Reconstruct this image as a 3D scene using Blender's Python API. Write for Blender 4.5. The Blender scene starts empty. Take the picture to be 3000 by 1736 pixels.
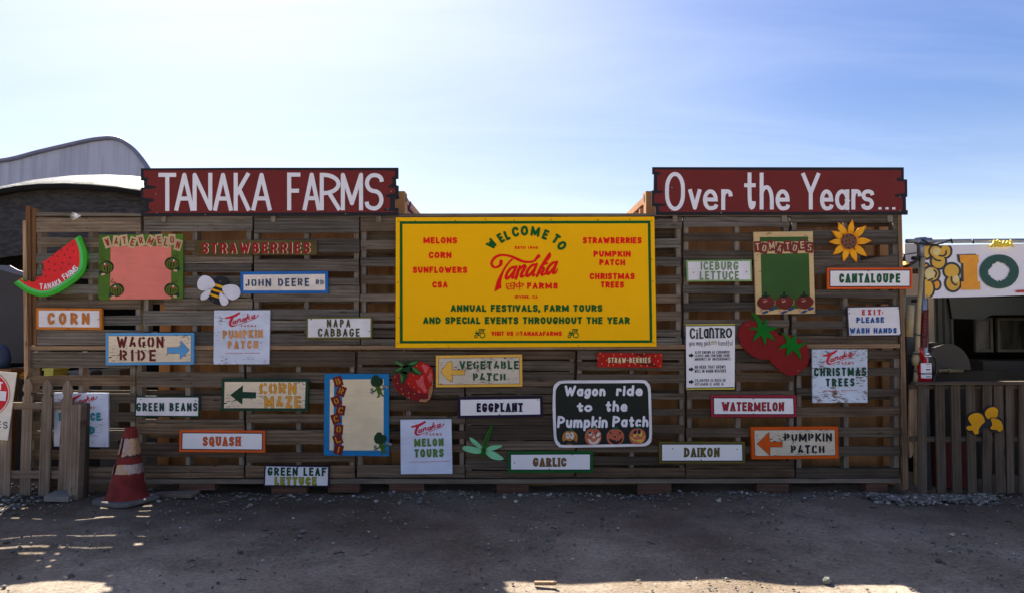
import bpy, math, random
from mathutils import Vector
S = bpy.context.scene
COL = S.collection
R = math.radians
random.seed(7)

# ------------------------------------------------------------------ camera, sky, sun, exposure
F, HOR, CAMH, WALL = 2142.0, 950.0, 1.57, 6.91          # focal length in photo pixels, horizon row, eye height, wall distance
PITCH = math.atan((HOR - 868.0) / F)
cam = bpy.data.cameras.new('camera'); cam_o = bpy.data.objects.new('camera', cam); COL.objects.link(cam_o)
cam_o.location = (0, 0, CAMH); cam_o.rotation_euler = (math.pi / 2 + PITCH, 0, 0)
cam.sensor_width = 36; cam.lens = 36 * F / 3000; cam.clip_end = 3000; cam.clip_start = .05
S.camera = cam_o
SUN = Vector((-1.03, 2.37, 2.62)).normalized()           # towards the sun
EL, AZ = math.asin(SUN.z), math.atan2(SUN.x, SUN.y)
w = bpy.data.worlds.new('World'); S.world = w; w.use_nodes = True
nt = w.node_tree; nd = nt.nodes; lk = nt.links
for n in list(nd): nd.remove(n)
out = nd.new('ShaderNodeOutputWorld'); bg = nd.new('ShaderNodeBackground'); sky = nd.new('ShaderNodeTexSky')
sky.sky_type = 'NISHITA'; sky.sun_disc = False; sky.sun_elevation = EL; sky.sun_rotation = AZ
sky.air_density = 1.15; sky.dust_density = 1.0; sky.ozone_density = 2.6; sky.altitude = 0
bg.inputs['Strength'].default_value = .05
def wmath(op, a, b=None):
    n = nd.new('ShaderNodeMath'); n.operation = op
    for i, x in enumerate((a, b)):
        if x is None: continue
        if isinstance(x, (int, float)): n.inputs[i].default_value = x
        else: lk.new(x, n.inputs[i])
    return n.outputs[0]
tc = nd.new('ShaderNodeTexCoord'); sx = nd.new('ShaderNodeSeparateXYZ'); lk.new(tc.outputs['Generated'], sx.inputs[0])
zz = wmath('MAXIMUM', wmath('ADD', sx.outputs['Z'], .12), .05)
cv = nd.new('ShaderNodeCombineXYZ'); lk.new(wmath('DIVIDE', sx.outputs['X'], zz), cv.inputs[0]); lk.new(wmath('DIVIDE', sx.outputs['Y'], zz), cv.inputs[1])
mp = nd.new('ShaderNodeMapping'); lk.new(cv.outputs[0], mp.inputs[0]); mp.inputs['Rotation'].default_value = (0, 0, R(28)); mp.inputs['Scale'].default_value = (.5, 1.7, 1)
nz = nd.new('ShaderNodeTexNoise'); lk.new(mp.outputs[0], nz.inputs['Vector']); nz.inputs['Scale'].default_value = 1.1; nz.inputs['Detail'].default_value = 9; nz.inputs['Roughness'].default_value = .56; nz.inputs['Distortion'].default_value = .7
rp = nd.new('ShaderNodeValToRGB'); lk.new(nz.outputs['Fac'], rp.inputs[0]); rp.color_ramp.elements[0].position = .40; rp.color_ramp.elements[1].position = .80
vd = nd.new('ShaderNodeVectorMath'); vd.operation = 'DOT_PRODUCT'; lk.new(tc.outputs['Generated'], vd.inputs[0]); vd.inputs[1].default_value = SUN
cs = wmath('MAXIMUM', vd.outputs['Value'], 0)
veil = wmath('MULTIPLY', wmath('POWER', cs, 5.5), .70)   # thin high haze round the sun
low = wmath('MULTIPLY', wmath('POWER', wmath('SUBTRACT', 1.0, wmath('MAXIMUM', sx.outputs['Z'], 0)), 7.5), .80)
cl = wmath('MULTIPLY', rp.outputs[0], .13)
fac = wmath('MINIMUM', wmath('ADD', wmath('ADD', veil, low), cl), .93)
back = wmath('MULTIPLY', wmath('MINIMUM', wmath('MAXIMUM', wmath('MULTIPLY', sx.outputs['Y'], -1.6), 0), 1), .14)   # unseen bright cloud added behind the viewer to light the wall
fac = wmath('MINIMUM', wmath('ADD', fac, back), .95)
hs = nd.new('ShaderNodeHueSaturation'); lk.new(sky.outputs[0], hs.inputs['Color']); hs.inputs['Saturation'].default_value = 1.55; hs.inputs['Value'].default_value = .72; hs.inputs['Hue'].default_value = .519
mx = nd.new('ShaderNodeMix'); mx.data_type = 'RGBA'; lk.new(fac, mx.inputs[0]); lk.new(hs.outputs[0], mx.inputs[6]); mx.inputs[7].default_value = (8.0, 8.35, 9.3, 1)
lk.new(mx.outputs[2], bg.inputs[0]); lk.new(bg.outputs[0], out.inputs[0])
sun = bpy.data.lights.new('sun', 'SUN'); sun.energy = 5.0; sun.angle = R(.53); sun.color = (1, .93, .83)
sun_o = bpy.data.objects.new('sun', sun); COL.objects.link(sun_o); sun_o.rotation_euler = (-SUN).to_track_quat('-Z', 'Y').to_euler(); sun_o.location = (-8, 18, 20)
S.view_settings.view_transform = 'Standard'; S.view_settings.look = 'None'; S.view_settings.exposure = 1.78; S.view_settings.gamma = 1
S.cycles.max_bounces = 8; S.cycles.use_denoising = True

# ------------------------------------------------------------------ pixels of the photograph -> points on a plane y = Y
CP, SP = math.cos(PITCH), math.sin(PITCH)
def P(px, py, Y=WALL):
    u, v = (px - 1500.0) / F, (868.0 - py) / F
    dy, dz = CP - v * SP, SP + v * CP
    t = Y / dy
    return (u * t, Y, CAMH + dz * t)
def G(px, py, z=0.0):                                     # the point of the ground seen at a pixel
    u, v = (px - 1500.0) / F, (868.0 - py) / F
    dy, dz = CP - v * SP, SP + v * CP
    t = (z - CAMH) / dz
    return (u * t, dy * t, z)
def crop(ox, oy, s):
    def f(*p): return [(ox + a / s, oy + b / s) for a, b in p]
    return f
def lin(c):
    c /= 255.0
    return c / 12.92 if c <= .04045 else ((c + .055) / 1.055) ** 2.4
def rgb(r, g, b, k=1.0): return (lin(r) * k, lin(g) * k, lin(b) * k)

# ------------------------------------------------------------------ mesh helper
class MB:
    def __init__(s): s.v = []; s.f = []; s.m = []; s.g = []; s.t = []; s.sm = []
    def add(s, vs, fs, m=0, g=None, t=1.0, smooth=False):
        b = len(s.v); s.v += [tuple(v) for v in vs]
        s.g += g if g else [(v[0], v[2], v[1]) for v in vs]
        t = t if isinstance(t, tuple) else (t, t, t)
        s.t += [t] * len(vs)
        for f in fs: s.f.append([b + i for i in f]); s.m.append(m); s.sm.append(smooth)
    def box(s, lo, hi, m=0, t=1.0, axis=0):
        (x0, y0, z0), (x1, y1, z1) = lo, hi
        vs = [(x, y, z) for z in (z0, z1) for y in (y0, y1) for x in (x0, x1)]
        r = random.random() * 40
        def gc(v): return ((v[0] + v[1] * .3, v[2] + v[1], r), (v[1], v[2] + v[0], r), (v[2], v[0] + v[1], r))[axis]
        s.add(vs, [(0, 2, 3, 1), (4, 5, 7, 6), (0, 1, 5, 4), (2, 6, 7, 3), (0, 4, 6, 2), (1, 3, 7, 5)], m, [gc(v) for v in vs], t)
    def slab(s, pts, y0, y1, m=0, t=1.0, px=True, axis=0):
        """outline in photo pixels (or x,z metres) standing in the plane y0 with thickness to y1"""
        q = [P(a, b, y0) for a, b in pts] if px else [(a, y0, b) for a, b in pts]
        if sum(q[i - 1][0] * q[i][2] - q[i][0] * q[i - 1][2] for i in range(len(q))) < 0: q.reverse()
        n = len(q); vs = q + [(a, y1, c) for a, b, c in q]
        r = random.random() * 40
        g = [((v[0], v[2], r) if axis == 0 else (v[2], v[0], r)) for v in vs]
        s.add(vs, [list(range(n)), list(range(2 * n - 1, n - 1, -1))] + [(i, i + n, (i + 1) % n + n, (i + 1) % n) for i in range(n)], m, g, t)
    def tube(s, pts, r, n=8, m=0, cap=True, t=1.0):
        pts = [Vector(p) for p in pts]; rs = r if isinstance(r, (list, tuple)) else [r] * len(pts)
        vs = []; up = Vector((.13, .21, .97))
        for i, p in enumerate(pts):
            d = (pts[min(i + 1, len(pts) - 1)] - pts[max(i - 1, 0)]).normalized()
            if abs(d.dot(up)) > .95: up = Vector((.97, .2, .1))
            a = d.cross(up).normalized(); b = d.cross(a)
            vs += [p + (a * math.cos(k * 2 * math.pi / n) + b * math.sin(k * 2 * math.pi / n)) * rs[i] for k in range(n)]
        fs = [(i * n + k, i * n + (k + 1) % n, (i + 1) * n + (k + 1) % n, (i + 1) * n + k) for i in range(len(pts) - 1) for k in range(n)]
        if cap: fs += [list(range(n))[::-1], [(len(pts) - 1) * n + k for k in range(n)]]
        s.add([tuple(v) for v in vs], fs, m, None, t, True)
    def lathe(s, prof, c, n=24, m=0, lean=(0, 0)):
        vs = []; 
        for r, z in prof:
            vs += [(c[0] + lean[0] * z + r * math.cos(2 * math.pi * k / n), c[1] + lean[1] * z + r * math.sin(2 * math.pi * k / n), c[2] + z) for k in range(n)]
        s.add(vs, [(i * n + k, i * n + (k + 1) % n, (i + 1) * n + (k + 1) % n, (i + 1) * n + k) for i in range(len(prof) - 1) for k in range(n)], m, None, 1.0, True)
    def build(s, name, mats, parent=None, org=None):
        if not isinstance(mats, (list, tuple)): mats = [mats]
        if parent is not None: org = parent['_o'][:]
        o0 = org or (0, 0, 0)
        me = bpy.data.meshes.new(name)
        me.from_pydata([(a - o0[0], b - o0[1], c - o0[2]) for a, b, c in s.v], [], s.f)
        for mm in mats: me.materials.append(mm)
        me.polygons.foreach_set('material_index', s.m); me.polygons.foreach_set('use_smooth', s.sm)
        a = me.attributes.new('gc', 'FLOAT_VECTOR', 'POINT'); a.data.foreach_set('vector', [c for g in s.g for c in g])
        a = me.attributes.new('tint', 'FLOAT_COLOR', 'POINT'); a.data.foreach_set('color', [c for t in s.t for c in (*t, 1.0)])
        me.update()
        o = bpy.data.objects.new(name, me); COL.objects.link(o)
        if parent is not None: o.parent = parent; o['_o'] = list(o0)
        else: o.location = o0; o['_o'] = list(o0)
        return o
def tag(o, label=None, cat=None, group=None, kind=None):
    for k, v in (('label', label), ('category', cat), ('group', group), ('kind', kind)):
        if v: o[k] = v
    return o
def thing(name, loc, label, cat, group=None):
    o = bpy.data.objects.new(name, None); COL.objects.link(o); o.location = loc; o['_o'] = list(loc); o.empty_display_size = .1
    return tag(o, label, cat, group)

# ------------------------------------------------------------------ materials
class NT:
    def __init__(s, name):
        s.m = bpy.data.materials.new(name); s.m.use_nodes = True; s.t = s.m.node_tree; s.n = s.t.nodes; s.b = s.n['Principled BSDF']
    def node(s, ty, **kw):
        n = s.n.new('ShaderNode' + ty)
        for k, v in kw.items(): setattr(n, k, v)
        return n
    def set(s, sock, v):
        if hasattr(v, 'is_output'): s.t.links.new(v, sock)
        else: sock.default_value = v
    def math(s, op, a, b=0.0, clamp=False):
        n = s.node('Math', operation=op, use_clamp=clamp); s.set(n.inputs[0], a); s.set(n.inputs[1], b); return n.outputs[0]
    def mix(s, f, a, b, mode='MIX'):
        n = s.node('Mix', data_type='RGBA', blend_type=mode); s.set(n.inputs[0], f)
        for i, c in ((6, a), (7, b)): s.set(n.inputs[i], c if hasattr(c, 'is_output') else (*c, 1))
        return n.outputs[2]
    def coord(s, scale=(1, 1, 1), attr=None, off=(0, 0, 0)):
        if attr: v = s.node('Attribute', attribute_name=attr).outputs['Vector']
        else: v = s.node('TexCoord').outputs['Object']
        m = s.node('Mapping'); s.set(m.inputs[0], v); m.inputs['Scale'].default_value = scale; m.inputs['Location'].default_value = off; return m.outputs[0]
    def noise(s, vec, scale=1.0, det=4, rough=.55, dist=0.0):
        n = s.node('TexNoise'); s.set(n.inputs['Vector'], vec); n.inputs['Scale'].default_value = scale; n.inputs['Detail'].default_value = det
        n.inputs['Roughness'].default_value = rough; n.inputs['Distortion'].default_value = dist; return n.outputs['Fac']
    def ramp(s, f, p0, p1, a=0.0, b=1.0):
        n = s.node('MapRange', clamp=True); s.set(n.inputs[0], f); n.inputs[1].default_value = p0; n.inputs[2].default_value = p1; n.inputs[3].default_value = a; n.inputs[4].default_value = b; return n.outputs[0]
    def bump(s, h, st=.3, d=.005):
        n = s.node('Bump'); n.inputs['Strength'].default_value = st; n.inputs['Distance'].default_value = d; s.set(n.inputs['Height'], h); s.t.links.new(n.outputs[0], s.b.inputs['Normal'])
    def done(s, col, rough=.6, spec=.35, metal=0.0):
        s.set(s.b.inputs['Base Color'], col if hasattr(col, 'is_output') else (*col, 1)); s.set(s.b.inputs['Roughness'], rough)
        s.b.inputs['Specular IOR Level'].default_value = spec; s.b.inputs['Metallic'].default_value = metal; return s.m
_off = [0]
def paint(name, c, rough=.6, var=.16, chip=0.0, chipc=(.06, .045, .035), spec=.13, scale=5.0, grime=.2):
    """brushed paint with faint streaks, dirt, and optional flaking along the wood grain"""
    n = NT(name); _off[0] += 3.7; of = (_off[0], _off[0] * .7, _off[0] * 1.3)
    big = n.noise(n.coord((scale * .7, scale, scale), off=of), 1, 4)
    st = n.noise(n.coord((5, 5, 130), off=of), 1, 3)
    k = n.math('ADD', n.ramp(big, .3, .7, 1 - var, 1 + var * .35), n.ramp(st, .3, .7, -.05 if var > .06 else -.012, .05 if var > .06 else .012))
    col = n.mix(1.0, c, n_rgb(n, k), 'MULTIPLY')
    dirt = n.ramp(n.noise(n.coord((9, 9, 7), off=of), 1, 6, .65), .58, .78, 0, grime)
    col = n.mix(dirt, col, (c[0] * .45 + .03, c[1] * .42 + .02, c[2] * .36 + .012))
    if chip:
        a = n.noise(n.coord((24, 24, 130), off=of), 1, 4, .6)
        b = n.noise(n.coord((7, 7, 10), off=of), 1, 3)
        f = n.ramp(n.math('ADD', n.math('MULTIPLY', a, .62), n.math('MULTIPLY', b, .38)), .685 - chip * .16, .70 - chip * .16)
        col = n.mix(f, col, chipc)
    n.bump(st, .12, .002)
    return n.done(col, rough, spec)
def n_rgb(n, k):
    c = n.node('CombineColor'); 
    for i in range(3): n.set(c.inputs[i], k)
    return c.outputs[0]
def wood(name, c0, c1, rough=.85, weather=1.0):
    n = NT(name); A = 'gc'
    fine = n.noise(n.coord((5, 150, 1), A), 1, 5, .6)
    band = n.noise(n.coord((1.3, 34, 1), A), 1, 6, .62, .6)
    blot = n.noise(n.coord((2.6, 7, 1), A), 1, 5, .6)
    wv = n.node('TexWave', wave_type='BANDS', bands_direction='Y', wave_profile='SAW'); n.set(wv.inputs['Vector'], n.coord((1.1, 16, 1), A)); wv.inputs['Scale'].default_value = .55
    wv.inputs['Distortion'].default_value = 7; wv.inputs['Detail'].default_value = 3; wv.inputs['Detail Scale'].default_value = .7
    f = n.math('ADD', n.math('MULTIPLY', band, .55), n.math('ADD', n.math('MULTIPLY', fine, .25), n.math('MULTIPLY', wv.outputs['Fac'], .2)))
    col = n.mix(n.ramp(f, .34, .64), c0, c1)
    col = n.mix(n.ramp(blot, .42, .72, 0, .55), col, (c0[0] * .55, c0[1] * .5, c0[2] * .45))
    vo = n.node('TexVoronoi', feature='F1'); n.set(vo.inputs['Vector'], n.coord((3.1, 11, 1), A)); vo.inputs['Scale'].default_value = 1
    kn = n.ramp(vo.outputs['Distance'], .07, .14, 1, 0)
    kn = n.math('MULTIPLY', kn, n.ramp(n.noise(n.coord((1.1, 3, 1), A), 1, 1), .5, .56))
    col = n.mix(n.math('MULTIPLY', kn, .8), col, (c0[0] * .3, c0[1] * .22, c0[2] * .17))
    crack = n.ramp(n.noise(n.coord((1.7, 70, 1), A), 1, 2, .5, .3), .68, .72)
    col = n.mix(n.math('MULTIPLY', crack, .75 * weather), col, (.012, .01, .008))
    col = n.mix(1.0, col, n.node('Attribute', attribute_name='tint').outputs['Color'], 'MULTIPLY')
    n.bump(n.math('SUBTRACT', f, crack), .45, .004)
    return n.done(col, rough, .2)
def plain(name, c, rough=.5, spec=.4, metal=0.0, var=.12, sc=6.0, bump=0.0):
    n = NT(name); k = n.ramp(n.noise(n.coord((sc, sc, sc)), 1, 5, .6), .3, .7, 1 - var, 1 + var)
    if bump: n.bump(n.noise(n.coord((sc * 8, sc * 8, sc * 8)), 1, 3), bump, .003)
    return n.done(n.mix(1.0, c, n_rgb(n, k), 'MULTIPLY'), rough, spec, metal)

m_pal = wood('weathered grey wood', (.080, .066, .051), (.222, .19, .152))
m_palb = wood('weathered brown wood', (.074, .053, .035), (.20, .153, .106))
m_strg = wood('pale sawn wood', (.15, .122, .094), (.27, .235, .19))
m_tan = wood('tan lumber', (.19, .115, .062), (.36, .245, .15), weather=.5)
m_red = wood('red brown lumber', (.12, .055, .022), (.2, .10, .045), weather=.5)
m_rail = wood('bottom rail wood', (.10, .08, .06), (.22, .18, .14), weather=.6)
m_picket = wood('bare picket wood', (.135, .10, .07), (.275, .215, .16), weather=.5)
m_dpick = wood('dark weathered picket wood', (.060, .046, .033), (.128, .10, .074))
m_block = wood('reddish block wood', (.08, .04, .028), (.14, .075, .052), weather=.5)
m_ply = wood('tan plywood', (.26, .145, .06), (.42, .25, .115), weather=.3)
m_nail = plain('dark nail heads', (.015, .012, .01), .6)
m_screw = plain('zinc screw heads', (.25, .25, .26), .4, .5, .6)
m_hole = plain('dark screw holes', (.02, .018, .02), .7)
m_cont = plain('orange container paint', rgb(190, 136, 84, .76), .6, .3, 0, .18, 1.5)
W1 = rgb(224, 222, 224)
m_white = paint('white sign paint', W1)
m_whiteb = paint('bright white paint', rgb(232, 230, 230), var=.06)
m_lav = paint('pale blue white flaking paint', rgb(206, 214, 230), chip=.6, chipc=(.13, .08, .05))
m_lavh = paint('badly flaking pale paint', rgb(200, 212, 226), chip=.8, chipc=(.14, .085, .055))
m_lavs = paint('smooth pale blue white paint', rgb(206, 214, 232), chip=.08, chipc=(.2, .17, .15))
m_cream = paint('cream flaking paint', rgb(228, 210, 180), chip=.6, chipc=(.03, .035, .06))
m_creamr = paint('rough cream flaking paint', rgb(205, 194, 172), chip=.7, chipc=(.05, .045, .04))
m_creams = paint('aged cream paint', rgb(224, 206, 170), var=.14)
m_tanp = paint('tan flaking paint', rgb(206, 178, 128), chip=.4, chipc=(.12, .08, .04))

# ------------------------------------------------------------------ stroke lettering (centre lines on a unit box, r = rounded corner)
def _parse(w, *st):
    o = []
    for x in st:
        closed = x.startswith('*'); pts = []
        for q in x.lstrip('*').split():
            a, b = q.split(','); pts.append((float(a), float(b.rstrip('r')), b.endswith('r')))
        o.append((closed, pts))
    return (w, o)
GDEF = '''A|1|0,0 .5,1 1,0|.2,.3 .8,.3
B|.95|0,0 0,1 .88,1r .88,.53r 0,.53|.4,.53 1,.53r 1,0r 0,0
C|.95|1,.8 1,1r 0,1r 0,0r 1,0r 1,.2
D|1|0,0 0,1 1,1r 1,0r 0,0
E|.85|1,1 0,1 0,0 1,0|0,.52 .85,.52
F|.83|1,1 0,1 0,0|0,.52 .85,.52
G|1|1,.84 1,1r 0,1r 0,0r 1,0r 1,.42 .58,.42
H|1|0,0 0,1|1,0 1,1|0,.5 1,.5
I|.26|.5,0 .5,1
J|.75|1,1 1,0r 0,0r 0,.3
K|1|0,0 0,1|.95,1 .05,.42|.3,.56 1,0
L|.8|0,1 0,0 1,0
M|1.3|0,0 0,1 .5,.15 1,1 1,0
N|1.02|0,0 0,1 1,0 1,1
O|1|*0,1r 1,1r 1,0r 0,0r
P|.92|0,0 0,1 1,1r 1,.42r 0,.42
Q|1|*0,1r 1,1r 1,0r 0,0r|.55,.3 1,-.08
R|.97|0,0 0,1 1,1r 1,.45r 0,.45|.45,.45 1,0
S|.9|1,.86 1,1r 0,1r 0,.52r 1,.52r 1,0r 0,0r 0,.14
T|.9|0,1 1,1|.5,1 .5,0
U|1|0,1 0,0r 1,0r 1,1
V|1|0,1 .5,0 1,1
W|1.45|0,1 .27,0 .5,.8 .73,0 1,1
X|.95|0,0 1,1|0,1 1,0
Y|1|0,1 .5,.45 1,1|.5,.45 .5,0
Z|.9|0,1 1,1 0,0 1,0
1|.45|0,.75 .6,1 .6,0
9|.9|0,0 1,0r 1,1r 0,1r 0,.42r 1,.42
4|.95|1,.25 0,.25 .72,1 .72,0
0|.95|*0,1r 1,1r 1,0r 0,0r
,|.22|.6,.06 .3,-.16
.|.26|.5,0 .5,.03
:|.24|.5,.2 .5,.23|.5,.65 .5,.68
-|.55|0,.5 1,.5
*|.2|.5,.8 .5,.85
@|1.15|.7,.3 .7,.68r .32,.68r .32,.3r .7,.3r 1,.3r 1,1r 0,1r 0,0r .8,0
 |.5
a|.8|*1,.62r 0,.62r 0,0r 1,0r|1,.62 1,0
c|.72|1,.54 1,.62r 0,.62r 0,0r 1,0r 1,.08
d|.8|*1,.62r 0,.62r 0,0r 1,0r|1,1 1,0
e|.78|0,.32 1,.32 1,.62r 0,.62r 0,0r 1,0r 1,.07
f|.6|1,1 .45,1r .45,-.28|0,.58 .9,.58
g|.8|*1,.62r 0,.62r 0,0r 1,0r|1,.62 1,-.3r .05,-.3r .05,-.2
h|.78|0,1 0,0|0,.4 0,.62r 1,.62r 1,0
i|.2|.5,.62 .5,0|.5,.88 .5,.92
k|.78|0,1 0,0|.95,.62 .05,.22|.3,.36 1,0
l|.2|.5,1 .5,0
m|1.15|0,.62 0,0|0,.4 0,.62r .5,.62r .5,0|.5,.4 .5,.62r 1,.62r 1,0
n|.78|0,.62 0,0|0,.4 0,.62r 1,.62r 1,0
o|.8|*1,.62r 0,.62r 0,0r 1,0r
p|.8|*1,.62r 0,.62r 0,0r 1,0r|0,.62 0,-.32
r|.6|0,.62 0,0|0,.35 0,.62r 1,.62r 1,.5
s|.7|1,.55 1,.62r 0,.62r 0,.32r 1,.32r 1,0r 0,0r 0,.07
t|.66|.45,.92 .45,0r 1,0r 1,.12|0,.62 1,.62
u|.78|0,.62 0,0r 1,0r 1,.62|1,.62 1,0
v|.75|0,.62 .5,0 1,.62
y|.78|0,.62 0,0r 1,0r 1,.62|1,.62 1,-.3r .1,-.3r .1,-.22'''
GL = {}
for ln in GDEF.split('\n'):
    p = ln.split('|'); GL[p[0]] = _parse(float(p[1]), *p[2:])
STENCIL = {'O': [(.42, .58)], '0': [(.42, .58)], 'C': [(.42, .58)], 'G': [(.42, .58)], 'D': [(.26, .40)], 'B': [(.28, .42)], 'P': [(.28, .42)], 'R': [(.26, .38)], 'S': [(.44, .58)],
           'E': [(.26, .38)], 'L': [(.30, .42)], 'U': [(.42, .58)], 'Q': [(.42, .58)], 'J': [(.42, .6)], 'H': [(.44, .56)], 'A': [(.56, .66)]}
def fillet(pts, closed, rad):
    n = len(pts); o = []
    for i, (x, y, r) in enumerate(pts):
        if not r or (not closed and i in (0, n - 1)): o.append((x, y)); continue
        p = Vector((x, y)); a = Vector(pts[i - 1][:2]) - p; b = Vector(pts[(i + 1) % n][:2]) - p
        la = a.length * (.5 if pts[i - 1][2] else 1.0); lb = b.length * (.5 if pts[(i + 1) % n][2] else 1.0)
        da = min(rad, la); db = min(rad, lb)
        A = p + a.normalized() * da; B = p + b.normalized() * db
        for k in range(7):
            t = k / 6; q = (1 - t) ** 2; c2 = .77                                # squircle-like corner
            Ca = p + (A - p) * (1 - .55) ; Cb = p + (B - p) * (1 - .55)
            v = A * (1 - t) ** 3 + Ca * 3 * t * (1 - t) ** 2 + Cb * 3 * t * t * (1 - t) + B * t ** 3
            o.append((v.x, v.y))
    res = [o[0]]
    for q in o[1:]:
        if (q[0] - res[-1][0]) ** 2 + (q[1] - res[-1][1]) ** 2 > 1e-7: res.append(q)
    return res
def spline(pts, closed=False, n=6):
    o = []; m = len(pts)
    for i in range(m if closed else m - 1):
        p = [pts[(i + k) % m] if closed else pts[min(max(i + k, 0), m - 1)] for k in (-1, 0, 1, 2)]
        for k in range(n):
            t = k / n
            o.append(tuple(.5 * (2 * p[1][d] + (p[2][d] - p[0][d]) * t + (2 * p[0][d] - 5 * p[1][d] + 4 * p[2][d] - p[3][d]) * t * t + (3 * p[1][d] - p[0][d] - 3 * p[2][d] + p[3][d]) * t ** 3) for d in range(len(p[1]))))
    if not closed: o.append(tuple(pts[-1]))
    return o
def ell(cx, cy, rx, ry, rot=0, n=28):
    c, s = math.cos(R(rot)), math.sin(R(rot))
    return [(cx + rx * math.cos(a) * c - ry * math.sin(a) * s, cy + rx * math.cos(a) * s + ry * math.sin(a) * c) for a in (2 * math.pi * k / n for k in range(n))]

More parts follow.
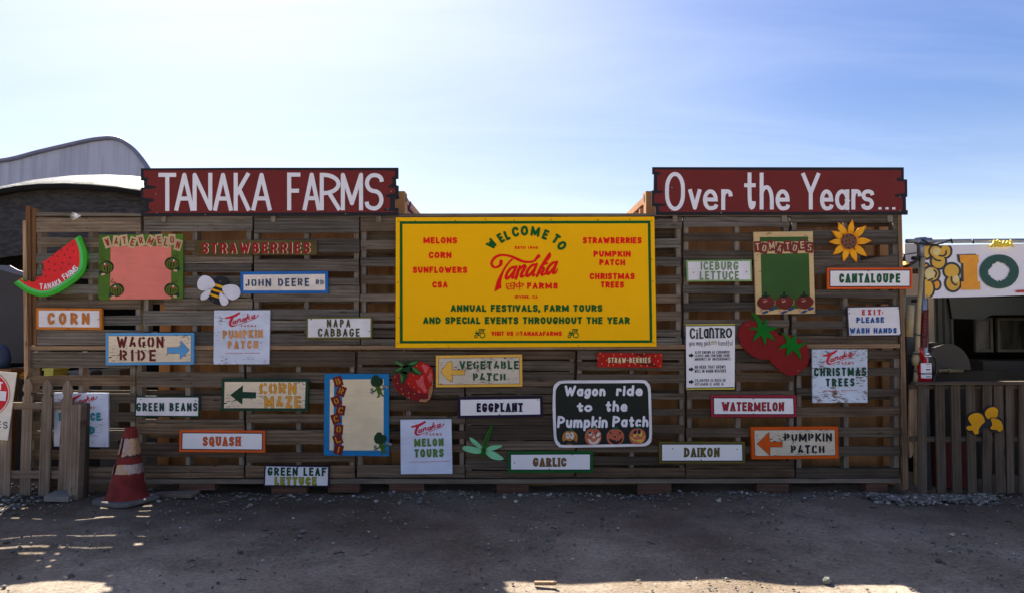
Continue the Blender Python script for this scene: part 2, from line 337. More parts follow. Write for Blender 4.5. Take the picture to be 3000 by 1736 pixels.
class Art(MB):
    """flat painting in photo pixels on the plane y = Y, each layer a hair in front of the one below"""
    def __init__(s, Y, lev=1): MB.__init__(s); s.Y = Y - .0012 * lev; s.k = 0
    def face(s, pts, m=0):
        a = sum(pts[i - 1][0] * pts[i][1] - pts[i][0] * pts[i - 1][1] for i in range(len(pts)))
        if abs(a) < 1e-6: return
        if a > 0: pts = pts[::-1]
        s.j = getattr(s, 'j', 0) + 1; Y = s.Y - s.k * .00012 - (s.j % 61) * 1.13e-5
        s.add([P(x, y, Y) for x, y in pts], [list(range(len(pts)))], m)
    def poly(s, pts, m=0): s.face(list(pts), m); s.k += 1
    def ring(s, outer, inner, m=0):
        n = len(outer)
        for i in range(n): s.face([outer[i], outer[(i + 1) % n], inner[(i + 1) % n], inner[i]], m)
    def ribbon(s, pts, wd, closed=False, cap='round', m=0, ext=True):
        """pts: centre line; wd: width or list of widths"""
        n = len(pts)
        if n < 2: return
        ws = wd if isinstance(wd, (list, tuple)) else [wd] * n
        V = [Vector(p[:2]) for p in pts]
        if closed: segs = [(V + [V[0]], list(ws) + [ws[0]], False, False)]
        else:                                            # split at acute corners, which get round joints
            segs = []; a = 0
            for i in range(1, n - 1):
                d1 = V[i] - V[i - 1]; d2 = V[i + 1] - V[i]
                if d1.length and d2.length and d1.normalized().dot(d2.normalized()) < -.1: segs.append((V[a:i + 1], ws[a:i + 1], a > 0, True)); a = i
            segs.append((V[a:], ws[a:], a > 0, False))
        for q, u, j0, j1 in segs:
            L = []; Rr = []; mN = len(q)
            for i in range(mN):
                if closed: d0 = q[i] - q[i - 1] if i else q[0] - q[-2]; d1 = q[i + 1] - q[i] if i < mN - 1 else q[1] - q[0]
                else: d1 = q[min(i + 1, mN - 1)] - q[min(i, mN - 2)]; d0 = q[max(i, 1)] - q[max(i, 1) - 1]
                d0 = d0.normalized(); d1 = d1.normalized()
                t = (d0 + d1)
                t = t.normalized() if t.length > 1e-6 else d1
                nn = Vector((-t.y, t.x)); h = u[i] * .5 / max(.62, nn.dot(Vector((-d1.y, d1.x))))
                L.append(q[i] + nn * h); Rr.append(q[i] - nn * h)
            poly = None
            if closed:
                for i in range(mN - 1): s.face([tuple(L[i]), tuple(L[i + 1]), tuple(Rr[i + 1]), tuple(Rr[i])], m)
            else:
                def capp(c, d, h, rd):
                    nn = Vector((-d.y, d.x))
                    if rd: return [c + nn * h * math.cos(a) + d * h * math.sin(a) for a in (math.pi * k / 7 for k in range(1, 7))]
                    return [c + nn * h + d * h, c - nn * h + d * h] if ext else []
                dE = (q[-1] - q[-2]).normalized(); dS = (q[0] - q[1]).normalized()
                e = capp(q[-1], dE, u[-1] / 2, cap == 'round' or j1); st = capp(q[0], dS, u[0] / 2, cap == 'round' or j0)
                for i in range(mN - 1): s.face([tuple(L[i]), tuple(L[i + 1]), tuple(Rr[i + 1]), tuple(Rr[i])], m)
                if e: s.face([tuple(L[-1])] + [tuple(x) for x in e] + [tuple(Rr[-1])], m)
                if st: s.face([tuple(Rr[0])] + [tuple(x) for x in st] + [tuple(L[0])], m)
            s.k += 1
    def glyph(s, ch, x, yt, wd, h, sw, cap='round', rad=.6, stencil=False, serif=False, grow=0.0, tf=None, m=0, slant=0.0):
        k0 = s.k; w0, st = GL[ch]
        yb = yt + h
        def mapp(a, b):
            X = x + sw / 2 + a * (wd - sw) if wd > sw else x + wd / 2
            Y = yb - sw / 2 - b * (h - sw)
            X += slant * (yb - Y)
            return tf(X, Y) if tf else (X, Y)
        for closed, pts in st:
            q = [(sw / 2 + a * max(wd - sw, .01), sw / 2 + b * (h - sw), r) for a, b, r in pts]
            f = fillet(q, closed, rad * min(max(wd, h * .5), h))
            def back(p):
                X = x + p[0] if wd > sw else x + wd / 2
                Y = yb - p[1]; X += slant * (yb - Y)
                return tf(X, Y) if tf else (X, Y)
            if stencil and ch in STENCIL:
                if closed: f = f + [f[0]]
                dense = []
                for i in range(len(f) - 1):
                    n = max(1, int(math.hypot(f[i + 1][0] - f[i][0], f[i + 1][1] - f[i][1]) / .8))
                    dense += [(f[i][0] + (f[i + 1][0] - f[i][0]) * k / n, f[i][1] + (f[i + 1][1] - f[i][1]) * k / n) for k in range(n)]
                dense.append(f[-1]); runs = [[]]
                for p in dense:
                    if any(c0 <= p[0] / wd <= c1 for c0, c1 in STENCIL[ch]):
                        if runs[-1]: runs.append([])
                    else: runs[-1].append(p)
                if closed and len(runs) > 1 and runs[-1] and runs[0]: runs[0] = runs.pop() + runs[0][1:]
                for rn in runs:
                    if len(rn) > 1:
                        big = math.hypot(rn[0][0] - rn[-1][0], rn[0][1] - rn[-1][1]) + len(rn) * .5
                        if big > sw * .4: s.ribbon([back(p) for p in rn], sw + grow, False, 'butt', m, ext=False if ch not in 'EL' else True)
            else:
                s.ribbon([back(p) for p in f], sw + grow, closed, cap, m)
            if serif and not closed:
                for e, nx in ((pts[0], pts[1]), (pts[-1], pts[-2])):
                    if e[1] in (0, 1) and abs(e[1] - nx[1]) > .3:
                        X = x + sw / 2 + e[0] * max(wd - sw, .01); sl = sw * .86; th = sw * .40
                        Y = (yb - th / 2) if e[1] == 0 else (yt + th / 2)
                        p = [(X - sl, Y), (X + sl, Y)]
                        p = [tf(*z) if tf else z for z in p]
                        s.ribbon(p, th + grow, False, 'butt', m, ext=False)
        s.k = k0
    def text(s, string, xl, xr, yt, yb, sw, gap=.25, tilt=0.0, jit=0.0, **kw):
        h = yb - yt
        ws = [GL[c][0] for c in string]
        tot = sum(ws) + gap * (len(string) - 1); U = (xr - xl) / tot
        c, sn = math.cos(R(tilt)), math.sin(R(tilt)); cx, cy = (xl + xr) / 2, (yt + yb) / 2
        tf0 = (lambda X, Y: (cx + (X - cx) * c - (Y - cy) * sn, cy + (X - cx) * sn + (Y - cy) * c)) if tilt else None
        x = xl; rn = random.Random(string)
        for ch in string:
            wd = GL[ch][0] * U; j = (rn.random() - .5) * jit
            if ch in 'Iil.,:*': s.glyph(ch, x + (wd - sw) / 2, yt + j, sw, h, sw, tf=tf0, **kw)
            else: s.glyph(ch, x, yt + j, wd, h, sw, tf=tf0, **kw)
            x += wd + gap * U
    def dots(s, pts, r=1.8, m=0):
        for x, y in pts: s.poly(ell(x, y, r, r, 0, 8), m)

def quad_inset(q, d):
    """inset a quad TL,TR,BR,BL by d pixels"""
    (a, b), (c, e), (f, g), (h, i) = q
    return [(a + d, b + d), (c - d, e + d), (f - d, g - d), (h + d, i - d)]
def rect(x0, y0, x1, y1): return [(x0, y0), (x1, y0), (x1, y1), (x0, y1)]
def sign(name, label, q, frame, fw, panel, inner=None, iw=0, letters=(), th=.018, gap=.004, cat='sign', group=None, dots=(), dot_m=None):
    """a board on the pallets: board in the frame's colour, an optional dark line, the panel, and lettering by colour"""
    Yb = WALL - gap; Y = Yb - th
    c = P(sum(p[0] for p in q) / 4, max(p[1] for p in q), Y)
    t = thing(name, c, label, cat, group)
    b = MB(); b.slab(q, Y, Yb)
    if fw <= 0: b.build('panel', panel, t)
    else:
        b.build('border', frame, t)
        lev = 1
        if inner:
            a = Art(Y, 1); a.poly(quad_inset(q, fw)); a.build('inner_line', inner, t); lev = 2
        a = Art(Y, lev); a.poly(quad_inset(q, fw + iw)); a.build('panel', panel, t)
    for L in letters:
        s_, xl, xr, yt, yb, sw, mt = L[:7]; kw = dict(L[7]) if len(L) > 7 else {}
        om = kw.pop('outline', None); og = kw.pop('ow', 1.6); sh = kw.pop('shift', None)
        a = Art(Y, 4); a.text(s_, xl, xr, yt, yb, sw, **kw); lo = a.build('lettering', mt, t)
        if om:
            a = Art(Y, 3); dx, dy = sh or (0, 0)
            a.text(s_, xl + dx, xr + dx, yt + dy, yb + dy, sw, grow=0 if sh else og, **kw); a.build('letter_outline', om, lo)
    if dots:
        a = Art(Y, 5); a.dots(dots); a.build('screw_heads', dot_m or m_hole, t)
    t['_Y'] = Y
    return t

# ------------------------------------------------------------------ ground and gravel
n = NT('packed dirt and gravel'); oc = n.coord()
g1 = n.noise(oc, .55, 5, .6); g2 = n.noise(oc, 3.0, 6, .65); g3 = n.noise(oc, 34, 5, .7); g4 = n.noise(oc, 150, 3, .7)
col = n.mix(n.ramp(g1, .40, .62), (.195, .148, .102), (.37, .305, .235))
col = n.mix(n.ramp(g2, .47, .72, 0, .5), col, (.14, .108, .08))
k = n.math('ADD', n.ramp(g3, .3, .7, .62, 1.32), n.ramp(g4, .3, .7, -.24, .24))
col = n.mix(1.0, col, n_rgb(n, k), 'MULTIPLY')
vo = n.node('TexVoronoi', feature='F1'); n.set(vo.inputs['Vector'], oc); vo.inputs['Scale'].default_value = 46
peb = n.ramp(vo.outputs['Distance'], .20, .32, 1, 0)
pm = n.math('MULTIPLY', peb, n.ramp(n.noise(oc, 2.1, 4), .48, .6))
col = n.mix(n.math('MULTIPLY', pm, .55), col, n.mix(n.node('Attribute', attribute_name='x').outputs['Fac'], (.30, .30, .30), (.3, .28, .25)))
sp = n.node('SeparateXYZ'); n.set(sp.inputs[0], oc)
foot_dark = n.math('MULTIPLY', n.ramp(sp.outputs['X'], .6, -2.4, .45, 1.0), n.ramp(n.math('ADD', sp.outputs['Y'], n.math('MULTIPLY', g2, 1.6)), 5.5, 7.3))   # moist earth at left, weaker darkening along the rest of the wall foot
col = n.mix(n.math('MULTIPLY', foot_dark, .82), col, (.055, .042, .026))
n.bump(n.math('ADD', n.math('MULTIPLY', g3, .7), n.math('ADD', n.math('MULTIPLY', g4, .35), n.math('MULTIPLY', pm, .5))), .9, .02)
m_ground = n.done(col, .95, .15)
def gz(x, y):                                             # gentle lumps
    if y < 1 or y > 11 or abs(x) > 9: return 0.0
    return .010 * math.sin(x * 2.1 + y * 1.3) + .008 * math.sin(x * 4.7 - y * 3.9 + 1) + .006 * math.sin(x * 9.1 + y * 7.3)
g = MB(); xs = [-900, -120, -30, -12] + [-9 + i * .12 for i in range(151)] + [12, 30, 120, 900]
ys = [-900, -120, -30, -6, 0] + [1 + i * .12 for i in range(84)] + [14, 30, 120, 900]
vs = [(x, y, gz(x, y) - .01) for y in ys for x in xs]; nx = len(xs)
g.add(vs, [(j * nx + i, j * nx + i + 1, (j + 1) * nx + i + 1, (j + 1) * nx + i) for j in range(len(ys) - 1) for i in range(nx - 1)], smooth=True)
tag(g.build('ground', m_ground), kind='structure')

n = NT('gravel stone'); tn = n.node('Attribute', attribute_name='tint').outputs['Color']
k = n.ramp(n.noise(n.coord((60, 60, 60)), 1, 3), .3, .7, .8, 1.15)
m_stone = n.done(n.mix(1.0, tn, n_rgb(n, k), 'MULTIPLY'), .9, .2)
ICO = []
t_ = (1 + 5 ** .5) / 2
for a in (-1, 1):
    for b in (-t_, t_): ICO += [(0, a, b), (a, b, 0), (b, 0, a)]
ICO = [Vector(v).normalized() for v in ICO]
def hullf():
    fs = []
    for i in range(12):
        for j in range(i + 1, 12):
            for k in range(j + 1, 12):
                if all((ICO[a] - ICO[b]).length < 1.1 for a, b in ((i, j), (j, k), (i, k))):
                    nrm = (ICO[j] - ICO[i]).cross(ICO[k] - ICO[i]); fs.append((i, j, k) if nrm.dot(ICO[i]) > 0 else (i, k, j))
    return fs
IF = hullf(); rs = random.Random(5)
def stone(mb, x, y, r, z=None):
    s = [rs.uniform(.7, 1.3), rs.uniform(.7, 1.3), rs.uniform(.45, .8)]; a = rs.random() * 6.28; c, sn = math.cos(a), math.sin(a)
    b = rs.uniform(.07, .20) if rs.random() < .8 else rs.uniform(.2, .42); tint = (b * rs.uniform(.95, 1.06), b * rs.uniform(.94, 1.0), b * rs.uniform(.74, .95))
    vs = []
    for v in ICO:
        q = v * r * rs.uniform(.8, 1.18); X, Y, Z = q.x * s[0], q.y * s[1], q.z * s[2]
        vs.append((x + X * c - Y * sn, y + X * sn + Y * c, (gz(x, y) if z is None else z) + Z + r * .12))
    mb.add(vs, IF, 0, None, tint)
gr = MB()
for i in range(9000):
    x, y = rs.uniform(-5.2, 5.4), 3.6 + 3.4 * rs.random()
    clump = math.sin(x * 1.7 + 2) * math.sin(y * 2.3 + x) + math.sin(x * 3.9 - y * 2.2)
    if rs.random() > .30 + .30 * clump: continue
    stone(gr, x, y, .005 + .008 * rs.random() ** 2 + (.016 * rs.random() if rs.random() < .05 else 0))
for i in range(650):                                     # thicker along the foot of the wall
    x = rs.uniform(-3.2, 4.9); y = WALL - .02 - abs(rs.gauss(0, .17))
    stone(gr, x, y, .006 + .018 * rs.random() ** 2.5)
for i in range(520):                                      # the grey heap at the wall's right end
    x = rs.uniform(3.2, 4.35); y = 6.72 - abs(rs.gauss(0, .1)); stone(gr, x, y, .010 + .016 * rs.random(), gz(x, y) + max(0, .035 - abs(y - 6.7) * .2))
for i in range(500):
    x = rs.uniform(-5.3, -4.2); y = rs.uniform(6.2, 7.4); stone(gr, x, y, .008 + .016 * rs.random())
for i in range(140):
    x, y, a = rs.uniform(-5, 5.2), rs.uniform(4.0, 6.85), rs.random() * 6.28; l = rs.uniform(.012, .045); c_ = rs.choice(((.05, .035, .02), (.09, .065, .04), (.3, .24, .15)))
    dx, dy = math.cos(a) * l, math.sin(a) * l; gr.tube([(x - dx, y - dy, gz(x, y) + .004), (x + dy * .2, y - dx * .2, gz(x, y) + .008), (x + dx, y + dy, gz(x, y) + .003)], rs.uniform(.0015, .004), 4, t=c_)
tag(gr.build('gravel', m_stone), kind='stuff')
st = []
rock_c = ['smooth pale', 'flat tan', 'rounded white', 'small grey']
for lab, px, py, r in (('pale egg-shaped stone lying in the sunlit patch at the picture\'s lower left', 190, 1697, .035), ('pinkish stone beside a bigger one at the edge of the lower left sunlit patch', 210, 1690, .032),
                       ('round white stone in the right part of the long sunlit strip', 2422, 1700, .034), ('upright grey stone in the shade below the traffic cone', 433, 1642, .03), ('dark flat stone in the shade below the daikon sign', 2062, 1546, .022)):
    b = MB(); p = G(px, py); stone(b, p[0], p[1], r, 0.0)
    st.append(tag(b.build('stone', m_stone, None, (p[0], p[1], 0)), lab, 'stone', 'loose stones on the ground'))
b = MB(); p = G(1595, 1713); b.box((p[0] - .06, p[1] - .012, .004), (p[0] + .06, p[1] + .012, .024)); b.tube([(p[0] + .03, p[1], .012), (p[0] + .07, p[1] - .02, .02)], .012)
tag(b.build('wood_scrap', m_tan, None, (p[0], p[1], 0)), 'broken scrap of tan wood lying in the long sunlit strip', 'wood scrap')
def flat_board(name, label, pts, mt, h=.012):
    b = MB(); q = [G(*p) for p in pts]; n_ = len(q)
    b.add([(x, y, .018 + h) for x, y, z in q] + [(x, y, .002) for x, y, z in q], [list(range(n_))[::-1] if False else list(range(n_)), list(range(2 * n_ - 1, n_ - 1, -1))] + [(i, i + n_, (i + 1) % n_ + n_, (i + 1) % n_) for i in range(n_)])
    return tag(b.build(name, mt, None, q[0]), label, 'board')
flat_board('flat_board', 'thin dark board lying flat on the dirt right of the traffic cone', [(586, 1443), (560, 1458), (440, 1455), (470, 1447)], m_rail)
flat_board('paving_stone', 'grey flat paving slab under the foot of the wooden fence post', [(162, 1450), (240, 1450), (200, 1470), (128, 1468)], m_block and plain('grey concrete', (.2, .19, .17), .9, .2), .03)['category'] = 'paving slab'

# ------------------------------------------------------------------ what stands behind the wall
def corr_wall(mb, a, b, z0, z1, dirn, pitch=.28, dep=.036, m=0):
    """trapezoid-corrugated sheet from a to b (x, y), bulging along dirn"""
    A, B = Vector(a), Vector(b); L = (B - A).length; d = (B - A) / L; N = max(1, round(L / pitch)); pr = []
    for i in range(N):
        for f, h in ((0, 0), (.26, 0), (.5, 1), (.76, 1)): pr.append(A + d * L * (i + f) / N + Vector(dirn) * dep * h)
    pr.append(B)
    vs = [(p.x, p.y, z) for z in (z0, z1) for p in pr]; n_ = len(pr)
    mb.add(vs, [(i, i + 1, n_ + i + 1, n_ + i) for i in range(n_ - 1)], m)
def container(label, x0, x1, y0, ln=6.06, ht=2.9):
    t = thing('shipping_container', ((x0 + x1) / 2, y0, 0), label, 'container', 'orange shipping containers behind the wall')
    b = MB(); corr_wall(b, (x0 + .1, y0 + .075), (x1 - .1, y0 + .075), .14, ht - .12, (0, -1)); corr_wall(b, (x0 + .055, y0 + ln - .1), (x0 + .055, y0 + .1), .14, ht - .1, (-1, 0)); corr_wall(b, (x1 - .055, y0 + .1), (x1 - .055, y0 + ln - .1), .14, ht - .1, (1, 0))
    corr_wall(b, (x1 - .1, y0 + ln - .06), (x0 + .1, y0 + ln - .06), .14, ht - .1, (0, 1)); b.build('walls', m_cont, t)
    b = MB(); b.box((x0 + .06, y0 + .06, ht - .075), (x1 - .06, y0 + ln - .06, ht - .03)); b.build('roof', m_cont, t)
    for x in (x0, x1):
        for y in (y0, y0 + ln):
            s = 1 if x == x0 else -1; u = 1 if y == y0 else -1
            b = MB(); b.box((min(x, x + s * .11), min(y, y + u * .11), .118), (max(x, x + s * .11), max(y, y + u * .11), ht - .118), 0, 1.0, 2); b.build('corner_post', m_cont, t)
            for z in (0, ht - .118):
                b = MB(); b.box((min(x, x + s * .165) - (.004 if s > 0 else -.004) * 0, min(y, y + u * .178), z), (max(x, x + s * .165), max(y, y + u * .178), z + .118))
                b.slab([(x + s * .05, z + .045), (x + s * .06, z + .08), (x + s * .10, z + .08), (x + s * .11, z + .045), (x + s * .08, z + .03)], y - u * .003, y + u * .02, 1, px=False)
                X = x - s * .003; yy = y + u * .09
                b.add([(X, yy + .03 * math.cos(a), z + .059 + .042 * math.sin(a)) for a in (2 * math.pi * k / 12 for k in range(12))], [list(range(12)) if s < 0 else list(range(11, -1, -1))], 1)
                b.build('corner_casting', [m_cont, m_hole], t)
    for x, s in ((x0, 1), (x1, -1)):
        for z in (.03, ht - .09):
            b = MB(); b.box((min(x + s * .012, x + s * .07), y0 + .18, z), (max(x + s * .012, x + s * .07), y0 + ln - .18, z + .07), 0, 1.0, 1); b.build('side_rail', m_cont, t)
    for z in (.03, ht - .1):
        b = MB(); b.box((x0 + .168, y0 + .012, z), (x1 - .168, y0 + .09, z + .075)); b.build('end_rail', m_cont, t)
    return t
CY = WALL + .36
container('orange corrugated shipping container behind the wall under the red board reading TANAKA FARMS', -3.50, -1.075, CY)
container('orange corrugated shipping container behind the wall under the red board reading Over the Years', 1.34, 3.78, CY)
b = MB(); b.tube([(-1.06, CY + .16, 2.84), (-1.03, CY + .1, 2.80), (-1.04, CY + .05, 2.72), (-1.02, CY - .02, 2.70), (-.98, CY - .03, 2.66), (-.93, CY - .03, 2.655)], .011)
tag(b.build('rope', plain('dark blue rope', (.02, .03, .12), .8), None, (-1.06, CY, 2.7)), 'loose dark blue rope tied at the top corner of the container', 'rope')
for i, (x0, x1, lab) in enumerate(((-1.07, .15, 'tan plywood sheet standing behind the pallets left of the yellow sign\'s middle'), (.12, 1.36, 'tan plywood sheet standing behind the pallets right of the yellow sign\'s middle'))):
    b = MB(); b.box((x0, CY + .03 + i * .018, -.06), (x1, CY + .045 + i * .018, 2.63)); tag(b.build('plywood_sheet', m_ply, None, ((x0 + x1) / 2, CY, 0)), lab, 'plywood', 'plywood sheets behind the pallets')

# black shade-cloth tunnel behind the left end
n = NT('black shade cloth'); v = n.coord((9, 9, 9)); nz_ = n.noise(n.coord((110, 110, 110)), 1, 3, .8); st_ = n.noise(n.coord((9, 60, 26)), 1, 4)
n.bump(n.math('ADD', nz_, st_), .9, .03)
m_cloth = n.done(n.mix(n.ramp(st_, .4, .65), (.028, .028, .03), (.085, .083, .086)), n.ramp(nz_, .38, .62, .28, .75), .3)
n.b.inputs['Sheen Weight'].default_value = .08
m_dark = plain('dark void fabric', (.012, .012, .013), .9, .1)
m_grayw = plain('grey plastic sheeting', (.042, .040, .043), .6, .3, 0, .25, .8)
t = thing('shade_tunnel', (-6.0, 10.5, 0), 'black shade-cloth tunnel with a shiny rounded crest behind the wall\'s left end', 'tunnel')
def vault(name, prof, xs, sag, mt, parent):
    b = MB(); vs = []; 
    for x in xs:
        for y, z in prof: vs.append((x, y, z + sag(x) * (z / 3.6)))
    m_ = len(prof)
    b.add(vs, [(i * m_ + k, (i + 1) * m_ + k, (i + 1) * m_ + k + 1, i * m_ + k + 1) for i in range(len(xs) - 1) for k in range(m_ - 1)], smooth=True)
    return b.build(name, mt, parent)
XS = [-11.5 + .35 * i for i in range(24)]
def sag(x):
    px = 1500 + x * F / 10.2
    return -.0007 * 0 - ((px - 235) / 235) ** 2 * (.17 if px < 235 else .10)
cz = lambda py, y: CAMH + (HOR - py) / F * y
PR = [(9.62, cz(534, 9.62)), (9.66, cz(528, 9.66)), (9.78, cz(522, 9.78)), (9.98, cz(516, 9.98)), (10.25, cz(511, 10.25)), (10.6, cz(509, 10.6)), (11.2, cz(520, 11.2)), (12.2, 3.2), (13.4, 2.0), (13.6, .0)]
vault('roof_cover', PR, XS, sag, m_cloth, t)
vault('roof_edge', [(9.60, cz(535, 9.6)), (9.56, cz(536, 9.56)), (9.56, cz(551, 9.56)), (9.75, cz(553, 9.75))], XS, sag, m_dark, t)
vault('side_curtain', [(9.74, cz(546, 9.74)), (9.66, cz(610, 9.66)), (9.62, cz(690, 9.62)), (9.66, cz(742, 9.66))], XS, sag, m_cloth, t)
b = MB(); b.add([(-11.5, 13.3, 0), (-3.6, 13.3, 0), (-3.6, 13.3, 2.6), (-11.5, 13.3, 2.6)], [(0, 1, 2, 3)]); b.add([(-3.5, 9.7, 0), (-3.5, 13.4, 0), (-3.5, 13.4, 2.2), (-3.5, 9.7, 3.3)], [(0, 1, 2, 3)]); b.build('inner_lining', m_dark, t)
for x in (-8.2, -6.3, -4.4):
    b = MB(); b.tube([(x, 9.75, 0), (x, 9.75, 3.2)], .03); b.build('pole', plain('galvanised steel', (.3, .31, .32), .45, .5, .8), t)
# grey sheeting and odds and ends under the tunnel
b = MB(); yy = 8.4
top = [(-40, 792), (0, 790), (40, 800), (95, 812), (140, 815)]
b.slab([(-60, 792), (0, 789), (40, 800), (95, 813), (145, 818), (145, 1062), (-60, 1062)], yy, yy + .1)
tb = MB(); tb.slab([(-60, 782), (0, 777), (28, 778), (50, 790), (95, 805), (145, 812), (145, 819), (95, 814), (40, 801), (0, 790), (-60, 793)], yy - .03, yy - .012)
t = thing('storage_screen', P(40, 1062, yy), 'grey plastic-sheeted screen with a pale blue top edge left of the wooden posts', 'screen')
b.build('panel', m_grayw, t); tb.build('top_edge', plain('pale blue tarp', (.085, .10, .155), .5), t)
leg = MB(); leg.box((P(-40, 0, yy)[0], yy + .02, 0), (P(-32, 0, yy)[0], yy + .07, 1.2)); leg.box((P(130, 0, yy)[0], yy + .02, 0), (P(138, 0, yy)[0], yy + .07, 1.2)); leg.build('leg', m_rail, t)
yy = 8.05
t = thing('painted_cutout', P(20, 1180, yy), 'painted plywood cutout with a yellow striped shape and blue patches behind the no-entry sign', 'cutout')
b = MB(); b.slab([(-60, 1082), (85, 1072), (85, 1130), (-60, 1130)], yy, yy + .02); b.build('panel', paint('faded pale grey paint', (.30, .31, .32)), t)
a = Art(yy, 1); a.poly([(48, 1105), (60, 1090), (85, 1078), (85, 1128), (50, 1118)]); a.build('yellow_shape', paint('mustard paint', (.36, .20, .02)), t)
a = Art(yy, 2); a.ribbon([(52, 1112), (64, 1102), (86, 1094)], 2.5); a.poly(ell(60, 1090, 4, 4)); a.ribbon([(50, 1122), (64, 1114), (86, 1105)], 2.0); a.build('brown_marks', m_hole, t)
a = Art(yy, 1); a.poly(rect(0, 1080, 9, 1086)); a.poly(rect(22, 1079, 36, 1085)); a.poly(rect(57, 1077, 66, 1082)); a.build('blue_patches', paint('washed blue paint', (.14, .24, .33)), t)
b = MB(); b.slab([(-60, 1128), (85, 1128), (85, 1240), (-60, 1240)], yy + .03, yy + .06); b.build('stand', m_dark, t)
b = MB(); p = P(-5, 1050, 7.9); b.lathe([(.0, .26), (.06, .25), (.10, .2), (.12, .1), (.11, 0), (.0, 0)], (p[0], 7.9, p[2] - .1), 16)
tag(b.build('barrel', plain('dark blue plastic', (.02, .045, .10), .5), None, (p[0], 7.9, p[2])), 'dark blue plastic jug standing before the grey screen at the picture\'s left edge', 'jug')
b = MB(); b.box((P(-60, 0, 7.9)[0], 7.75, p[2] - .14), (P(88, 0, 7.9)[0], 8.0, p[2] - .1)); 
for x in (-55, 80): b.box((P(x, 0, 7.9)[0], 7.8, 0), (P(x + 6, 0, 7.9)[0], 7.9, p[2] - .14), axis=2)
tag(b.build('shelf', m_red, None, (p[0], 7.9, 0)), 'dark brown shelf under the blue jug beside the left posts', 'shelf')
for i, (px, pw, py0, py1, yy, mt, lab) in enumerate(((255, 60, 1085, 1180, 7.7, (.06, .075, .10), 'dark blue-grey bin behind the left pallets'), (345, 50, 1080, 1150, 7.6, (.05, .05, .05), 'black box behind the left pallets beside the container'), (165, 26, 1078, 1110, 7.6, (.30, .30, .05), 'dull yellow-green canister behind the left pallets'))):
    b = MB(); x0, x1 = P(px - pw / 2, 0, yy)[0], P(px + pw / 2, 0, yy)[0]; z0, z1 = 0, P(0, py0, yy)[2]
    if i == 2:
        z0 = P(0, py1, yy)[2]; c_ = MB(); c_.box((x0 - .25, yy, 0), (x1 + .2, yy + .3, z0 - .03)); c_.box((x0 - .27, yy - .015, z0 - .03), (x1 + .22, yy + .315, z0))
        tag(c_.build('crate', m_dark, None, ((x0 + x1) / 2, yy, 0)), 'dark lidded crate behind the leftmost lower pallet', 'crate')
    b.box((x0, yy + .02, z0), (x1, yy + .28, z1 - .02)); b.box((x0 - .012, yy + .008, z1 - .02), (x1 + .012, yy + .292, z1))
    tag(b.build('storage_bin', plain('bin plastic', mt, .6), None, ((x0 + x1) / 2, yy, 0)), lab, 'bin')
# pale greenhouse farther back
n = NT('translucent greenhouse film'); st_ = n.noise(n.coord((7, 7, .5)), 1, 5); 
m_film = n.done(n.mix(n.ramp(st_, .45, .72), (.43, .46, .56), (.30, .32, .40)), .5, .3)
GY = 16.0
gp = [(-700, 700), (-700, 560), (-420, 505), (-200, 486), (0, 474), (120, 446), (250, 416), (300, 408), (330, 407), (355, 413), (385, 433), (412, 462), (440, 505), (455, 560), (460, 700), (460, 1130), (-700, 1130)]
t = thing('greenhouse', P(150, 1150, GY), 'pale blue-grey greenhouse with a curved roof rising behind the black tunnel', 'greenhouse')
b = MB(); b.slab(gp, GY, GY + .05); b.build('end_wall', m_film, t)
arc = [P(x, y, GY) for x, y in spline(gp[1:15], False, 5)]
b = MB(); nn_ = len(arc); b.add([(x, GY + .06, z + .02) for x, y, z in arc] + [(x, GY + .15, z + .02) for x, y, z in arc], [(i, i + nn_, i + nn_ + 1, i + 1) for i in range(nn_ - 1)], smooth=True); b.build('roof', m_film, t)
b = MB(); b.tube([(x, GY - .03, z + .01) for x, y, z in arc], .05, 6); b.build('arch_frame', plain('grey blue steel', (.16, .18, .27), .5, .4, .2), t)

